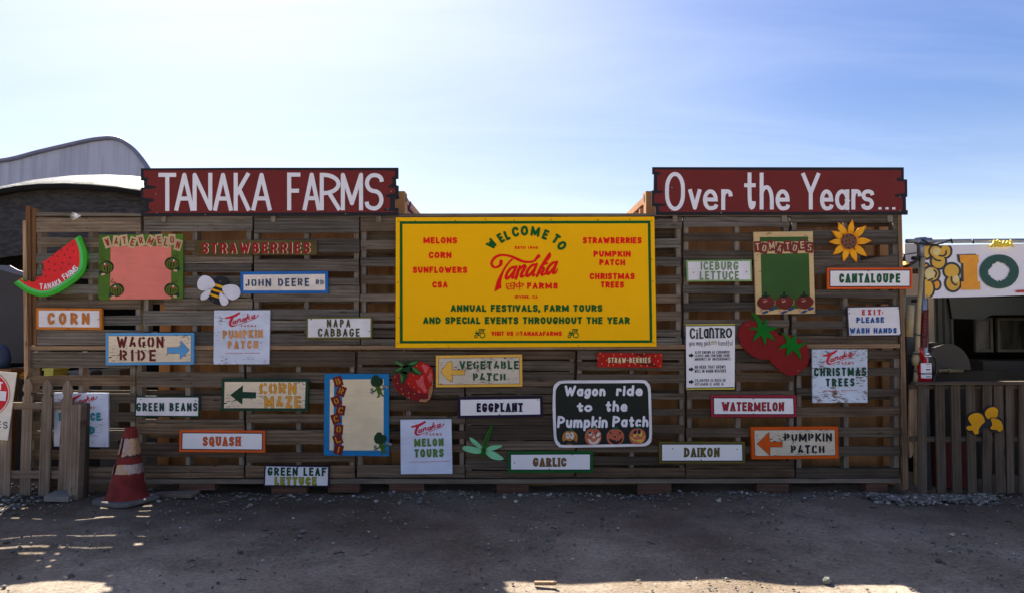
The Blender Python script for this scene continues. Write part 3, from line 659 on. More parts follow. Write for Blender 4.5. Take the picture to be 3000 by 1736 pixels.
# ------------------------------------------------------------------ pallets of the wall
PAL = [
 ('pallet at the wall\'s upper left end behind the bitten melon slice', 105, 413, 0, [(638,680),(697,724),(743,771),(789,817),(833,861),(878,905),(925,953),(966,1009)], .95),
 ('pallet behind the right half of the pink watermelon board and the bumblebee', 419, 738, 0, [(633,677),(706,736),(748,772),(773,797),(808,838),(844,872),(875,906,482,738),(910,952),(971,1009)], .85),
 ('pallet behind the blue-framed road name sign and the NAPA CABBAGE sign', 742, 1053, 0, [(637,682),(700,741),(760,796),(813,832),(836,882),(905,935),(938,967),(976,1008)], .75),
 ('upper pallet half covered by the left end of the big yellow sign', 1057, 1372, 0, [(635,676),(704,730),(755,781),(806,832),(859,883),(914,937),(948,960),(966,988),(992,1008)], .8),
 ('upper pallet wholly behind the middle of the big yellow sign', 1376, 1686, 0, [(635,660),(684,706),(735,757),(786,808),(838,860),(888,912),(940,962),(985,1008)], .8),
 ('upper pallet half covered by the right end of the big yellow sign', 1690, 1997, 0, [(640,668),(700,726),(752,779),(807,832),(862,886),(912,938),(964,984),(988,1008)], .75),
 ('pallet behind the ICEBURG LETTUCE sign', 2001, 2312, 0, [(636,664),(682,706),(734,760),(785,808),(836,860),(886,911),(936,958),(985,1008)], .62),
 ('pallet at the wall\'s upper right end behind the sunflower', 2318, 2632, 0, [(632,652),(674,697),(698,718),(742,775),(850,872),(905,925),(940,962),(984,1007)], .6),
 ('pallet at the wall\'s lower left end behind the picket fence', 84, 397, 1, [(1033,1076),(1099,1129),(1151,1178),(1206,1233),(1260,1288),(1316,1343),(1368,1396)], 1.0),
 ('pallet behind the GREEN BEANS sign', 400, 716, 1, [(1027,1067),(1089,1133),(1159,1201),(1227,1240),(1241,1271),(1296,1337),(1361,1382),(1384,1398)], 1.0),
 ('pallet behind the green-framed CORN MAZE arrow sign', 720, 1040, 1, [(1028,1073),(1089,1119),(1139,1180),(1211,1238),(1258,1300),(1324,1352),(1363,1398)], .95),
 ('pallet behind the strawberry cutout and the MELON TOURS sign', 1046, 1362, 1, [(1028,1068),(1074,1110),(1113,1158),(1170,1203),(1217,1240),(1262,1285),(1300,1322),(1361,1396)], .78),
 ('pallet behind the EGGPLANT sign and the dragonfly', 1365, 1684, 1, [(1028,1052),(1056,1084),(1088,1110),(1112,1130),(1133,1153),(1156,1178),(1181,1210),(1216,1243),(1245,1288),(1290,1316),(1318,1345),(1347,1374),(1377,1397)], .72),
 ('pallet behind the CILANTRO sheet and the right edge of the black board', 1689, 2006, 1, [(1026,1052),(1060,1084),(1095,1120),(1150,1168),(1197,1217),(1243,1268),(1303,1324),(1336,1361),(1368,1396)], .66),
 ('pallet behind the red-framed WATERMELON sign', 2011, 2328, 1, [(1026,1060),(1063,1084),(1091,1117),(1143,1169),(1197,1223),(1253,1279),(1306,1326),(1349,1370),(1372,1396)], .6),
 ('pallet at the wall\'s lower right end behind the CHRISTMAS TREES sign', 2332, 2636, 1, [(1024,1050),(1075,1100),(1136,1158),(1190,1219),(1251,1278),(1306,1335),(1370,1398)], .58),
]
rp_ = random.Random(3)
for lab, x0, x1, row, bs, tn in PAL:
    zt, zb = (630, 1009) if row == 0 else (1024, 1399)
    t = thing('wooden_pallet', P((x0 + x1) / 2, zb, WALL + .06), lab, 'pallet', 'wooden pallets forming the wall')
    b = MB()
    for bd in bs:
        y0, y1 = bd[:2]; a0, a1 = (bd[2], bd[3]) if len(bd) > 2 else (x0, x1)
        sk = rp_.uniform(-3.2, 3.2); e0, e1 = rp_.uniform(-1.5, 3), rp_.uniform(-3, 1.5)
        if lab.endswith('sunflower') and y0 == 742: q = [(2385, 790), (2631, 742), (2631, 786), (2350, 806)]; b.slab(q, WALL - .004, WALL + .016, 0, .6); q = [(2312, 738), (2520, 730), (2520, 764), (2312, 800)]; b.slab(q, WALL, WALL + .018, 0, .68); continue
        yo = rp_.uniform(0, .006); v = tn * rp_.choice((.62, .8, .9, 1.0, 1.1, 1.32)) * rp_.uniform(.9, 1.1); warm = rp_.choice((-.07, -.03, 0, .05, .14))
        top = []; bot = []
        N = 7
        for k in range(N + 1):                          # slightly uneven edges
            f = k / N; xx = a0 + e0 + (a1 + e1 - a0 - e0) * f
            top.append((xx, y0 + sk * (f - .5) + rp_.uniform(-.9, .9))); bot.append((xx, y1 + sk * (f - .5) + rp_.uniform(-.9, .9)))
        b.slab(top + bot[::-1], WALL + yo, WALL + yo + .018, 0, (v * (1 + warm), v, v * (1 - warm)))
        an = Art(WALL + yo, 1); 
        for xx in (a0 + 9, (a0 + a1) / 2, a1 - 9):
            for yy in (y0 + (y1 - y0) * .28, y0 + (y1 - y0) * .74):
                if rp_.random() < .8: an.poly(ell(xx + rp_.uniform(-4, 4), yy + rp_.uniform(-2, 2), rp_.uniform(1.2, 2.2), rp_.uniform(1.0, 1.7), 0, 7))
        b.add(an.v, an.f, 1)
    b.build('deck_boards', [m_pal if row == 0 else m_palb, m_nail], t)
    for xc in (x0 + 9, (x0 + x1) / 2 + rp_.uniform(-8, 8), x1 - 9):
        b = MB(); b.slab(rect(xc - 6.5, zt + 6, xc + 6.5, zb - 3), WALL + .0262, WALL + .114, 0, rp_.uniform(.8, 1.1) * (.75 + .25 * tn), axis=1); b.build('stringer', m_strg, t)
    b = MB(); ny = 4
    for k in range(ny):
        yc = zt + 20 + (zb - zt - 40) * k / (ny - 1); v = rp_.uniform(.5, .9)
        b.slab(rect(x0 + 1, yc - 14, x1 - 1, yc + (14 if k or 'yellow sign' not in lab else 94)), WALL + .1145, WALL + .131, 0, v)  # top board behind the yellow sign enlarged to block sunlight leaks
    b.build('rear_boards', m_palb, t)
def lumber(name, label, q, y0, y1, mt, axis=0, tn=1.0, cat='board'):
    b = MB(); b.slab(q, y0, y1, 0, tn, axis=axis)
    return tag(b.build(name, mt, None, P(sum(p[0] for p in q) / len(q), max(p[1] for p in q), y0)), label, cat)
lumber('rail', 'long tan lumber rail running between the upper and lower rows of pallets', [(82, 1012), (700, 1011), (1500, 1010), (2637, 1007), (2637, 1018), (1500, 1023), (700, 1023), (82, 1025)], WALL - .003, WALL + .085, m_tan, cat='rail')
lumber('rail', 'long grey-brown rail along the foot of the pallet wall', [(205, 1402), (1300, 1402), (2640, 1401), (2640, 1413), (1300, 1415.5), (205, 1416)], WALL - .003, WALL + .085, m_rail, cat='rail')
lumber('rail', 'long weathered grey rail along the top of the pallet wall', [(94, 622), (700, 627), (1500, 625.5), (2630, 626), (2630, 632), (1500, 635), (700, 635), (94, 632)], WALL + .004, WALL + .09, m_pal, cat='rail')
lumber('post', 'pale brown upright lumber at the wall\'s right end', [(2631, 628), (2642, 628), (2662, 1428), (2648, 1436), (2640, 1018)], WALL - .004, WALL + .085, m_tan, 1, .9, 'post')
lumber('post', 'front reddish brown upright board at the wall\'s left end', [(75, 604), (88, 604), (92, 1010), (81, 1010)], WALL - .02, WALL + .02, m_red, 1, 1.0, 'post')
lumber('post', 'back reddish brown upright board against the leftmost pallet', [(88, 611), (104, 611), (106, 1009), (93, 1009)], WALL + .0, WALL + .05, m_red, 1, 1.12, 'post')
lumber('post', 'narrow pale tan edge-on lumber left of the reddish brown boards', [(66, 646), (76, 646), (82, 1090), (71, 1120)], WALL - .035, WALL + .03, m_tan, 1, 1.3, 'post')
for px0, px1, y0, y1, lab in ((525, 629, 1416, 1426, 'SQUASH sign'), (795, 898, 1416, 1440, 'GREEN LEAF LETTUCE sign'), (961, 1053, 1416, 1433, 'blue BROCCOLI board'), (1140, 1242, 1416, 1442, 'MELON TOURS sign'), (1455, 1549, 1416, 1440, 'GARLIC sign'), (1868, 1967, 1415, 1440, 'gap between black board and DAIKON sign'), (2218, 2311, 1415, 1437, 'PUMPKIN PATCH arrow sign'), (2538, 2600, 1414, 1438, 'wall\'s right end'), (110, 205, 1400, 1436, 'picket fence post')):
    b = MB(); b.slab(rect(px0, y0, px1, y1 + 8), WALL + .012, WALL + .12, 0, .8 + .3 * rp_.random())
    tag(b.build('support_block', m_block, None, P((px0 + px1) / 2, y1, WALL)), 'reddish wooden block at the wall\'s foot under the ' + lab, 'wood block', 'support blocks under the wall')
b = MB(); 
for k in range(9):
    f = k / 8 - .5; b.tube([P(236, 633, WALL - .03), P(205 + abs(f) * 14, 634 + f * 24, WALL - .05)], [.004, .001], 5)
tag(b.build('rope_end', plain('frayed white rope', (.75, .75, .75), .5), None, P(236, 633, WALL - .03)), 'frayed white rope end hanging on the top rail above the melon slice', 'rope')

# ------------------------------------------------------------------ lettered boards
BLK = paint('black sign paint', (.018, .019, .024), var=.1)
NAVY = paint('dark navy paint', (.022, .02, .045)); 
RED = paint('bright red paint', rgb(205, 42, 52)); REDS = paint('script red paint', rgb(196, 36, 52))
MAR = paint('maroon stencil paint', rgb(104, 34, 34)); DKR = paint('dark red paint', rgb(150, 30, 42))
GRN = paint('forest green paint', rgb(26, 70, 52)); 
cA, c8, c7 = crop(0, 680, 6.2575), crop(290, 880, 4.704), crop(550, 680, 5.5444)
cW, cY, cL, cT = crop(270, 660, 6.073), crop(1140, 620, 3.15), crop(1400, 640, 5.832), crop(2180, 640, 5.028)
cO, cC, cE, cB = crop(1840, 460, 2.916), crop(1980, 880, 5.4), crop(2340, 880, 4.556), crop(920, 1000, 3.645)
cS, cD, cP, cP2 = crop(1120, 1000, 5.727), crop(1330, 1140, 5.607), crop(1600, 1020, 4.703), crop(1640, 1200, 9.0)
cR, cG, cF, cTp = crop(1900, 1130, 4.2), crop(380, 1080, 4.05), crop(0, 1060, 3.473), crop(380, 460, 2.975)
cN, cRB, cRB2, cRE, cRF = crop(880, 900, 10.41), crop(2600, 660, 2.915), crop(2630, 680, 6.076), crop(2630, 880, 5.4), crop(2600, 1080, 3.645)
cCn = crop(250, 1160, 3.887)
def TX(c, s, x0, x1, y0, y1, sw, mt, **kw):
    (a, b), (d, e) = c((x0, y0), (x1, y1)); return (s, a, d, b, e, sw, mt, kw)
def DT(c, *p): return c(*p)

OR = paint('mustard orange paint', rgb(196, 116, 38)); ORL = paint('soft orange lettering', rgb(190, 118, 56))
sign('wall_sign', 'white sign with widely spaced orange CORN lettering in an orange frame', cA((665, 1385), (1862, 1393), (1868, 1782), (665, 1776)), OR, 7.2, m_white, letters=[TX(cA, 'CORN', 868, 1640, 1470, 1688, 8.2, ORL, gap=.55)], th=.03, dots=cA((1245, 1402), (1245, 1755), (1795, 1595)))
SKYB = paint('sky blue chipped paint', rgb(92, 158, 208), chip=.3, chipc=(.05, .04, .04)); 
t = sign('arrow_sign', 'cream WAGON RIDE sign with a blue arrow pointing right in a light blue frame', c8((92, 447), (1305, 440), (1303, 876), (92, 888)), SKYB, 7.2, m_cream, BLK, .8, [TX(c8, 'WAGON', 245, 890, 490, 648, 6.6, MAR, stencil=True, gap=.3, cap='butt'), TX(c8, 'RIDE', 285, 783, 672, 832, 6.6, MAR, stencil=True, gap=.55, cap='butt')], th=.03, dots=c8((440, 705), (640, 610), (900, 540), (935, 742), (1105, 620)))
arr = c8((945, 645), (1125, 640), (1128, 548), (1243, 678), (1118, 805), (1118, 720), (945, 722))
def arrow(t, pts, mt, om=BLK):
    a = Art(t['_Y'], 3); a.ribbon(pts, 2.0, True, m=1); a.poly(pts); a.build('arrow', [mt, om], t)
arrow(t, arr, SKYB)
def logo(t, x0, y0, x1, y1, mt, tilt=True):
    """slanting red script word with an underline and small spaced capitals"""
    a = Art(t['_Y'], 4); W_, H_ = x1 - x0, y1 - y0
    def m(*p): return [(x0 + u * W_, y0 + v * H_) for u, v in p]
    k = W_ / 97.0
    def st(pts, wd): 
        s_ = spline([(*q, w_) for q, w_ in zip(m(*pts), [w_ * k for w_ in wd])], False, 5); a.ribbon([p[:2] for p in s_], [max(.5, p[2]) for p in s_])
    st([(.02, .40), (.12, .36), (.28, .25), (.42, .07)], [4.5, 6, 7, 5.5])
    st([(.24, .28), (.17, .55), (.14, .80), (.19, .93), (.30, .90)], [6.5, 7, 6.5, 5, 2])
    st([(.30, .90), (.60, .69), (.90, .42), (.985, .25), (.99, .17)], [1.6, 1.4, 1.6, 2.6, 2])
    def av(x, y, s_=1.0):
        st([(x + .075 * s_, y - .17), (x + .02, y - .14), (x - .005, y - .02), (x + .02, y + .02), (x + .07 * s_, y - .06)], [2.4, 3.2, 3.6, 3, 2.6]); st([(x + .09 * s_, y - .2), (x + .07 * s_, y - .03), (x + .1 * s_, y)], [3, 3.2, 2])
    av(.24, .76); st([(.37, .70), (.385, .48)], [3, 3]); st([(.385, .56), (.44, .44), (.455, .50), (.45, .62), (.48, .63)], [2, 3, 3.2, 3, 2])
    av(.52, .59); st([(.635, .53), (.68, .13)], [3, 3.2]); st([(.66, .40), (.73, .27)], [2.4, 2.8]); st([(.68, .36), (.715, .46), (.75, .43)], [2.8, 3, 2]); av(.80, .40)
    a.build('lettering', mt, t)
def script_sign(label, q, pm, lines, lx, far, rule, lm=REDS, rm=None, th=.02):
    t = sign('script_sign', label, q, None, 0, pm, letters=[TX(*far, 1.3, lm, gap=1.0)] + lines, th=th, group='pale square boards with a red script heading')
    logo(t, *lx, lm)
    a = Art(t['_Y'], 4); 
    for p in rule: a.ribbon(p, 1.5, cap='butt')
    a.build('rule', rm or paint('faded red rule', rgb(196, 120, 124)), t)
    return t
PUMP = paint('washed orange lettering', rgb(216, 150, 84), var=.35, scale=14)
script_sign('pale square sign with orange PUMPKIN PATCH lettering under red script', c8((1587, 133), (2357, 131), (2345, 872), (1577, 874)), m_lav, [TX(c8, 'PUMPKIN', 1705, 2255, 400, 516, 5.2, PUMP, gap=.32, tilt=-1.4, cap='butt'), TX(c8, 'PATCH', 1775, 2190, 550, 660, 5.2, PUMP, gap=.55, tilt=-.6, cap='butt')], (660, 913, 757, 957), (c8, 'FARMS', 1957, 2163, 333, 360), [c8((1743, 721), (1975, 721)), c8((2000, 720), (2220, 718))])
MELG = paint('olive green lettering', rgb(92, 128, 60), var=.2)
script_sign('pale square sign with green MELON TOURS lettering under red script', cB((922, 832), (1458 + 8, 826), (1478, 1408), (927, 1412)), m_lavs, [TX(cB, 'MELON', 1070, 1383, 1030, 1116, 6.0, MELG, gap=.28, tilt=-1.2, cap='butt'), TX(cB, 'TOURS', 1072, 1383, 1142, 1232, 6.0, MELG, gap=.28, tilt=-1, cap='butt')], (1204, 1231, 1301, 1275), (cB, 'FARMS', 1200, 1362, 973, 1000), [cB((1018, 1282), (1225, 1279)), cB((1242, 1277), (1445, 1273))], th=.022)
script_sign('badly flaking pale square sign with dark green CHRISTMAS TREES lettering', cE((180, 648), (916, 646), (918, 1358), (188, 1362)), m_lavh, [TX(cE, 'CHRISTMAS', 205, 902, 888, 1004, 5.6, GRN, gap=.32, tilt=-.6), TX(cE, 'TREES', 362, 745, 1032, 1142, 5.6, GRN, gap=.4, tilt=-.8)], (2411, 1023, 2506, 1068), (cE, 'FARMS', 532, 735, 810, 846), [cE((338, 1206), (545, 1204)), cE((575, 1198), (788, 1194))])
TEAL = paint('teal lettering', rgb(30, 132, 148))
script_sign('flaking pale sign with teal lettering partly hidden behind the picket fence', [(158, 1149), (317, 1150), (317, 1308), (158, 1306)], m_lav, [('PRODUCE', 172, 295, 1207, 1231, 6.0, TEAL, dict(gap=.25, cap='butt')), ('STAND', 184, 277, 1247, 1271, 6.0, TEAL, dict(gap=.4, cap='butt'))], (200, 1153, 284, 1192), (lambda *p: list(p), 'FARMS', 238, 277, 1189, 1196), [[(190, 1275), (235, 1275)], [(240, 1275), (287, 1275)]])

OLV = paint('streaked olive and ochre paint', rgb(94, 80, 44), var=.5, scale=3)
CRL = paint('cream letter edge', rgb(226, 206, 160)); STR = paint('strawberry red lettering', rgb(150, 24, 36))
sign('wall_sign', 'long olive plank sign with red STRAWBERRIES lettering edged in cream', c7((115, 135), (2097, 131), (2098, 366), (115, 378)), None, 0, OLV, letters=[TX(c7, 'STRAWBERRIES', 230, 1985, 174, 348, 6.4, STR, gap=.42, cap='butt', tilt=-.15, rad=.35, outline=CRL, shift=(2.2, .3))])
JBL = paint('royal blue paint', rgb(36, 104, 176)); JNV = paint('slate blue lettering', rgb(52, 76, 104))
sign('road_sign', 'white street-name sign with stencilled blue-grey letters in a royal blue frame', c7((858, 646), (2277, 634), (2280, 990), (860, 994)), JBL, 8.6, m_creams if False else paint('tan-stained white paint', rgb(226, 216, 204), var=.2, scale=9), letters=[TX(c7, 'JOHN', 937, 1352, 755, 886, 4.6, JNV, stencil=True, gap=.34, cap='butt', tilt=-.4), TX(c7, 'DEERE', 1467, 1970, 748, 880, 4.6, JNV, stencil=True, gap=.4, cap='butt', tilt=-.4), TX(c7, 'RD', 2082, 2208, 770, 858, 3.2, JNV, stencil=True, gap=.4, cap='butt')], th=.02)
GO = paint('green gold paint', rgb(108, 108, 40)); OLT = paint('olive lettering', rgb(78, 78, 44))
sign('wall_sign', 'white NAPA CABBAGE sign with olive lettering and an olive green frame', cN((190, 300), (2185, 288), (2185, 938), (185, 948)), GO, 4.4, m_white, letters=[TX(cN, 'NAPA', 808, 1525, 352, 604, 4.7, OLT, gap=.5), TX(cN, 'CABBAGE', 535, 1810, 630, 884, 4.7, OLT, gap=.36)], dots=cN((333, 362), (2108, 722)))
DG = paint('bottle green paint', rgb(30, 62, 46), chip=.2, chipc=(.12, .1, .07)); GBT = paint('green beans lettering', rgb(34, 68, 58))
sign('wall_sign', 'white GREEN BEANS sign with dark green lettering and frame', cG((68, 318), (832, 318), (828, 572), (55, 566)), DG, 4.6, m_white, letters=[TX(cG, 'GREEN BEANS', 78, 802, 398, 500, 5.2, GBT, gap=.34)], dots=cG((130, 357), (780, 374)))
YEL = paint('golden stencil paint', rgb(224, 156, 52))
t = sign('arrow_sign', 'cream CORN MAZE sign with golden letters and a green arrow pointing left', cG((1092, 116), (2122, 116), (2112, 498), (1085, 496)), DG, 8, m_cream, BLK, .6, [TX(cG, 'CORN', 1542, 1975, 162, 298, 6.4, YEL, stencil=True, gap=.3, cap='butt', outline=BLK, ow=1.6), TX(cG, 'MAZE', 1602, 2026, 320, 456, 6.4, YEL, stencil=True, gap=.42, cap='butt', outline=BLK, ow=1.6)], th=.03)
arrow(t, cG((1198, 306), (1342, 195), (1337, 272), (1496, 277), (1494, 342), (1335, 342), (1331, 414)), DG)
SO = paint('squash orange paint', rgb(214, 92, 36))
sign('wall_sign', 'white SQUASH sign with orange lettering in an orange frame with a dark inner line', cG((592, 722), (1606, 728), (1604, 988), (585, 980)), SO, 6.6, m_whiteb, NAVY, 2.6, [TX(cG, 'SQUASH', 870, 1315, 802, 908, 5.2, SO, gap=.36, cap='butt', outline=BLK, ow=1.5, serif=True)])
GLY = paint('yellow green lettering', rgb(150, 148, 40))
sign('wall_sign', 'white GREEN LEAF LETTUCE sign with green and yellow lettering, lowest on the wall', cG((1598, 1136), (2370, 1146), (2365, 1396), (1588, 1390)), NAVY, 4.2, m_white, letters=[TX(cG, 'GREEN LEAF', 1635, 2328, 1165, 1264, 5.4, GRN, gap=.32, tilt=.4, cap='butt'), TX(cG, 'LETTUCE', 1722, 2215, 1280, 1374, 5.6, GLY, gap=.36, cap='butt', outline=BLK, ow=1.6)], th=.02, dots=cG((1620, 1172), (1995, 1162), (2338, 1176)))
EGP = paint('aubergine paint', rgb(36, 28, 52))
sign('wall_sign', 'white EGGPLANT sign with dark purple lettering in a thick dark purple frame', cD((62, 122), (1455, 105), (1462, 448), (64, 470)), EGP, 8, m_whiteb, letters=[TX(cD, 'EGGPLANT', 372, 1132, 218, 366, 6.6, EGP, gap=.24, tilt=-.4, cap='butt', serif=True, rad=.5)], dots=cD((747, 155), (745, 408), (1375, 167), (310, 150)))
VY = paint('chipped golden yellow paint', rgb(232, 178, 76), chip=.45, chipc=(.05, .055, .05)); VG = paint('dark green stencil paint', rgb(40, 82, 58))
t = sign('arrow_sign', 'chipped yellow-framed VEGETABLE PATCH sign with a yellow arrow pointing left', cS((900, 232), (2345, 212), (2352, 748), (900, 762)), VY, 7.6, m_creamr, BLK, .9, [TX(cS, 'VEGETABLE', 1295, 2292, 320, 462, 5.6, VG, stencil=True, gap=.26, cap='butt', tilt=-.3), TX(cS, 'PATCH', 1522, 2068, 520, 660, 5.8, VG, stencil=True, gap=.3, cap='butt')], th=.032)
arrow(t, cS((985, 500), (1090, 350), (1150, 322), (1168, 345), (1174, 470), (1382, 475), (1382, 552), (1176, 553), (1174, 665), (1150, 668), (1060, 595)), VY)
GF = paint('grass green paint', rgb(18, 92, 34)); GB = paint('garlic brown lettering', rgb(128, 92, 52))
sign('wall_sign', 'white GARLIC sign with brown lettering in a bright green frame', cD((885, 1016), (2285, 1010), (2285, 1362), (885, 1362)), GF, 6.6, m_whiteb, NAVY, 2.8, [TX(cD, 'GARLIC', 1300, 1842, 1120, 1260, 5.4, GB, gap=.3, cap='butt', serif=True, outline=BLK, ow=1.5)], dots=cD((992, 1200), (1565, 1305), (1943, 1068)))
SB = paint('worn scarlet paint', rgb(178, 30, 28), var=.3, scale=4)
t = sign('wall_sign', 'small red plank sign dotted with orange seeds reading STRAW-BERRIES in cream', cP((705, 55), (1602, 66), (1598, 263), (705, 254)), None, 0, SB, letters=[TX(cP, 'STRAW-BERRIES', 852, 1438, 122, 196, 3.2, CRL, gap=.3, outline=BLK, shift=(1.0, .8))], th=.02)
a = Art(t['_Y'], 2); ds = paint('dark worn red paint', rgb(112, 20, 22)); a.poly(cP((1200, 68), (1395, 66), (1345, 100), (1275, 110))); a.poly(cP((1290, 200), (1480, 190), (1540, 258), (1420, 240), (1300, 222))); a.build('dark_patches', ds, t)
a = Art(t['_Y'], 3); [a.poly(ell(x, y, 1.6, 2.3, 10, 9)) for x, y in cP((745, 64), (787, 102), (716, 132), (836, 160), (770, 208), (858, 228), (926, 222), (932, 88), (1032, 74), (1015, 203), (1146, 232), (1193, 70), (1274, 108), (1230, 212), (1350, 74), (1310, 232), (1392, 234), (1430, 108), (1508, 100), (1542, 170), (1488, 213), (1586, 90), (1574, 238))]; a.build('seeds', paint('seed orange', rgb(240, 150, 40)), t)
ICG = paint('sage green frame paint', rgb(128, 162, 104)); ICL = paint('sage lettering', rgb(108, 140, 92))
sign('wall_sign', 'white ICEBURG LETTUCE sign with sage green lettering and a thin sage frame', cO((498, 882), (1055, 877), (1060, 1060), (503, 1064)), ICG, 4.6, m_white, letters=[TX(cO, 'ICEBURG', 622, 942, 895, 966, 4.5, ICL, gap=.3), TX(cO, 'LETTUCE', 613, 948, 975, 1048, 4.5, ICL, gap=.3)], dots=cO((558, 986), (1012, 982), (762, 886)))
CAG = paint('kelly green lettering', rgb(32, 96, 56))
sign('wall_sign', 'white CANTALOUPE sign with green lettering in an orange frame, jutting past the wall\'s right end', cT((1226, 728), (2480, 725), (2480, 1036), (1228, 1040)), SO, 6, m_whiteb, NAVY, 2.8, [TX(cT, 'CANTALOUPE', 1405, 2295, 815, 944, 5.0, CAG, gap=.42, cap='butt', serif=True, outline=BLK, ow=1.6)], th=.022, dots=cT((1830, 772), (1840, 996), (2248, 998)))
EXR = paint('faded red lettering', rgb(186, 60, 66)); EXB = paint('cobalt blue lettering', rgb(34, 86, 152)); GYF = paint('dark slate frame paint', rgb(58, 56, 66))
sign('wall_sign', 'white sign reading EXIT: PLEASE WASH HANDS in red and blue', cE((640, 78), (1350, 66), (1375, 470), (660, 478)), GYF, 3.6, m_white, letters=[TX(cE, 'EXIT', 845, 1098, 118, 192, 4.2, EXR, gap=.75, cap='butt', tilt=-.4), TX(cE, ':', 1112, 1128, 132, 186, 3.0, EXR), TX(cE, 'PLEASE', 770, 1140, 218, 294, 4.4, EXB, gap=.3, cap='butt', tilt=-.6), TX(cE, 'WASH HANDS', 682, 1308, 360, 434, 4.3, EXB, gap=.28, cap='butt', tilt=-.2)], th=.016, dots=cE((672, 115), (1328, 103), (697, 450), (1353, 448), (678, 170)))
WMF = paint('watermelon red paint', rgb(158, 42, 56))
sign('wall_sign', 'white WATERMELON sign with red lettering in a red frame with a dark inner line', cR((768, 110), (1815, 112), (1822, 378), (772, 378)), WMF, 6.4, m_whiteb, NAVY, 2.6, [TX(cR, 'WATERMELON', 905, 1665, 197, 304, 4.9, WMF, gap=.3, cap='butt', serif=True, outline=BLK, ow=1.5, tilt=.2)], dots=cR((1130, 128), (1288, 152), (1292, 340)))
DKO = paint('olive gold paint', rgb(98, 88, 36))
sign('wall_sign', 'white DAIKON sign with olive gold lettering in an olive gold frame', cR((130, 682), (1185, 682), (1190, 948), (132, 948)), DKO, 5.8, m_whiteb, NAVY, 2.8, [TX(cR, 'DAIKON', 440, 872, 758, 868, 5.0, DKO, gap=.34, cap='butt', serif=True, outline=BLK, ow=1.5)], dots=cR((298, 767), (1091, 776), (640, 716), (648, 906)))
PO = paint('burnt orange rough paint', rgb(200, 82, 16), chip=.2, chipc=(.04, .03, .02))
t = sign('arrow_sign', 'grey-cream PUMPKIN PATCH sign with black letters and an orange arrow pointing left', cR((1260, 502), (2332, 494), (2340, 888), (1272, 898)), PO, 9, m_creamr, BLK, 1, [TX(cR, 'PUMPKIN', 1670, 2258, 577, 680, 5.8, BLK, stencil=True, gap=.24, cap='butt'), TX(cR, 'PATCH', 1752, 2165, 722, 830, 5.8, BLK, stencil=True, gap=.32, cap='butt')], th=.034)
arrow(t, cR((1338, 708), (1482, 565), (1492, 684), (1645, 684), (1645, 746), (1494, 746), (1494, 853)), PO)

# ------------------------------------------------------------------ big yellow board
YW = paint('warm yellow sign paint', (.97, .50, .002), .5, .025, spec=.06, grime=.04); YG = paint('sign green', rgb(16, 92, 36), .5, .06, spec=.08, grime=.05); YR = paint('sign red', (.82, .010, .008), .5, .03, spec=.06, grime=.04)
q = cY((62, 55), (2447, 48), (2467, 1240), (60, 1252))
t = sign('welcome_board', 'large yellow welcome board with green and red lettering in the middle of the wall', q, None, 0, YW, th=.02, gap=.002)
a = Art(t['_Y'], 1); o_ = cY((98, 90), (2412, 84), (2430, 1207), (98, 1212)); i_ = cY((123, 115), (2387, 110), (2405, 1182), (126, 1188)); a.ring(o_, i_); a.build('green_line', YG, t)
a = Art(t['_Y'], 2); kw = dict(gap=.16, rad=.7)
for L in (('MELONS', 315, 627, 236, 296), ('CORN', 365, 575, 372, 432), ('SUNFLOWERS', 218, 720, 508, 568), ('CSA', 398, 540, 644, 703), ('STRAWBERRIES', 1788, 2330, 236, 296), ('PUMPKIN', 1886, 2230, 362, 420), ('PATCH', 1940, 2178, 440, 498), ('CHRISTMAS', 1850, 2266, 566, 626), ('TREES', 1952, 2167, 644, 703), ('VISIT US ', 943, 1165, 1100, 1142), ('@', 1166, 1203, 1104, 1142), ('TANAKAFARMS', 1207, 1593, 1100, 1142)):
    z = TX(cY, *L, 5.2 if L[4] - L[3] > 50 else (3.6 if L[0] != '@' else 1.3), YR); a = Art(t['_Y'], 2); a.text(*z[:6], gap=.17, rad=.75); a.build('lettering', YR, t)
for L in (('ESTD 1940', 1160, 1373, 320, 346), ('IRVINE, CA', 1160, 1372, 772, 799), ('FARMS', 1273, 1557, 655, 713)):
    z = TX(cY, *L, 2.2 if L[0] != 'FARMS' else 5.2, YR); a = Art(t['_Y'], 2); a.text(*z[:6], gap=.24, rad=.7, cap='butt'); a.build('lettering', YR, t)
a = Art(t['_Y'], 2)
def bs(pts, wd, c, n=7):
    q_ = spline([(*p, w_) for p, w_ in zip(c(*pts), wd)], False, n); a.ribbon([p[:2] for p in q_], [p[2] for p in q_])
u = 5.832
bs([(396, 735), (388, 790), (345, 826), (290, 838), (243, 806), (238, 745), (300, 665), (390, 628), (480, 632), (580, 655), (690, 705), (790, 740), (890, 745), (965, 725), (1005, 680), (1038, 645)], [x / u for x in (64, 54, 42, 40, 46, 46, 46, 40, 38, 44, 50, 44, 38, 38, 50, 64)], cL)
a.poly(cL(*(spline([(575, 685), (480, 790), (400, 920), (330, 1060), (300, 1160), (280, 1252)]) + spline([(404, 1185), (398, 1110), (412, 1020), (452, 900), (530, 780), (612, 698)]))))
W4 = lambda *x: [v / u for v in x]
def big_a(dx, dy):
    bs([(640 + dx, 835 + dy), (590 + dx, 838 + dy), (530 + dx, 890 + dy), (488 + dx, 960 + dy), (484 + dx, 1018 + dy), (515 + dx, 1020 + dy), (570 + dx, 965 + dy), (630 + dx, 880 + dy)], W4(40, 44, 48, 50, 54, 48, 40, 36), cL, 5)
    bs([(655 + dx, 822 + dy), (622 + dx, 900 + dy), (596 + dx, 975 + dy), (592 + dx, 1015 + dy), (625 + dx, 1000 + dy)], W4(44, 50, 52, 46, 26), cL, 5)
big_a(0, 0)
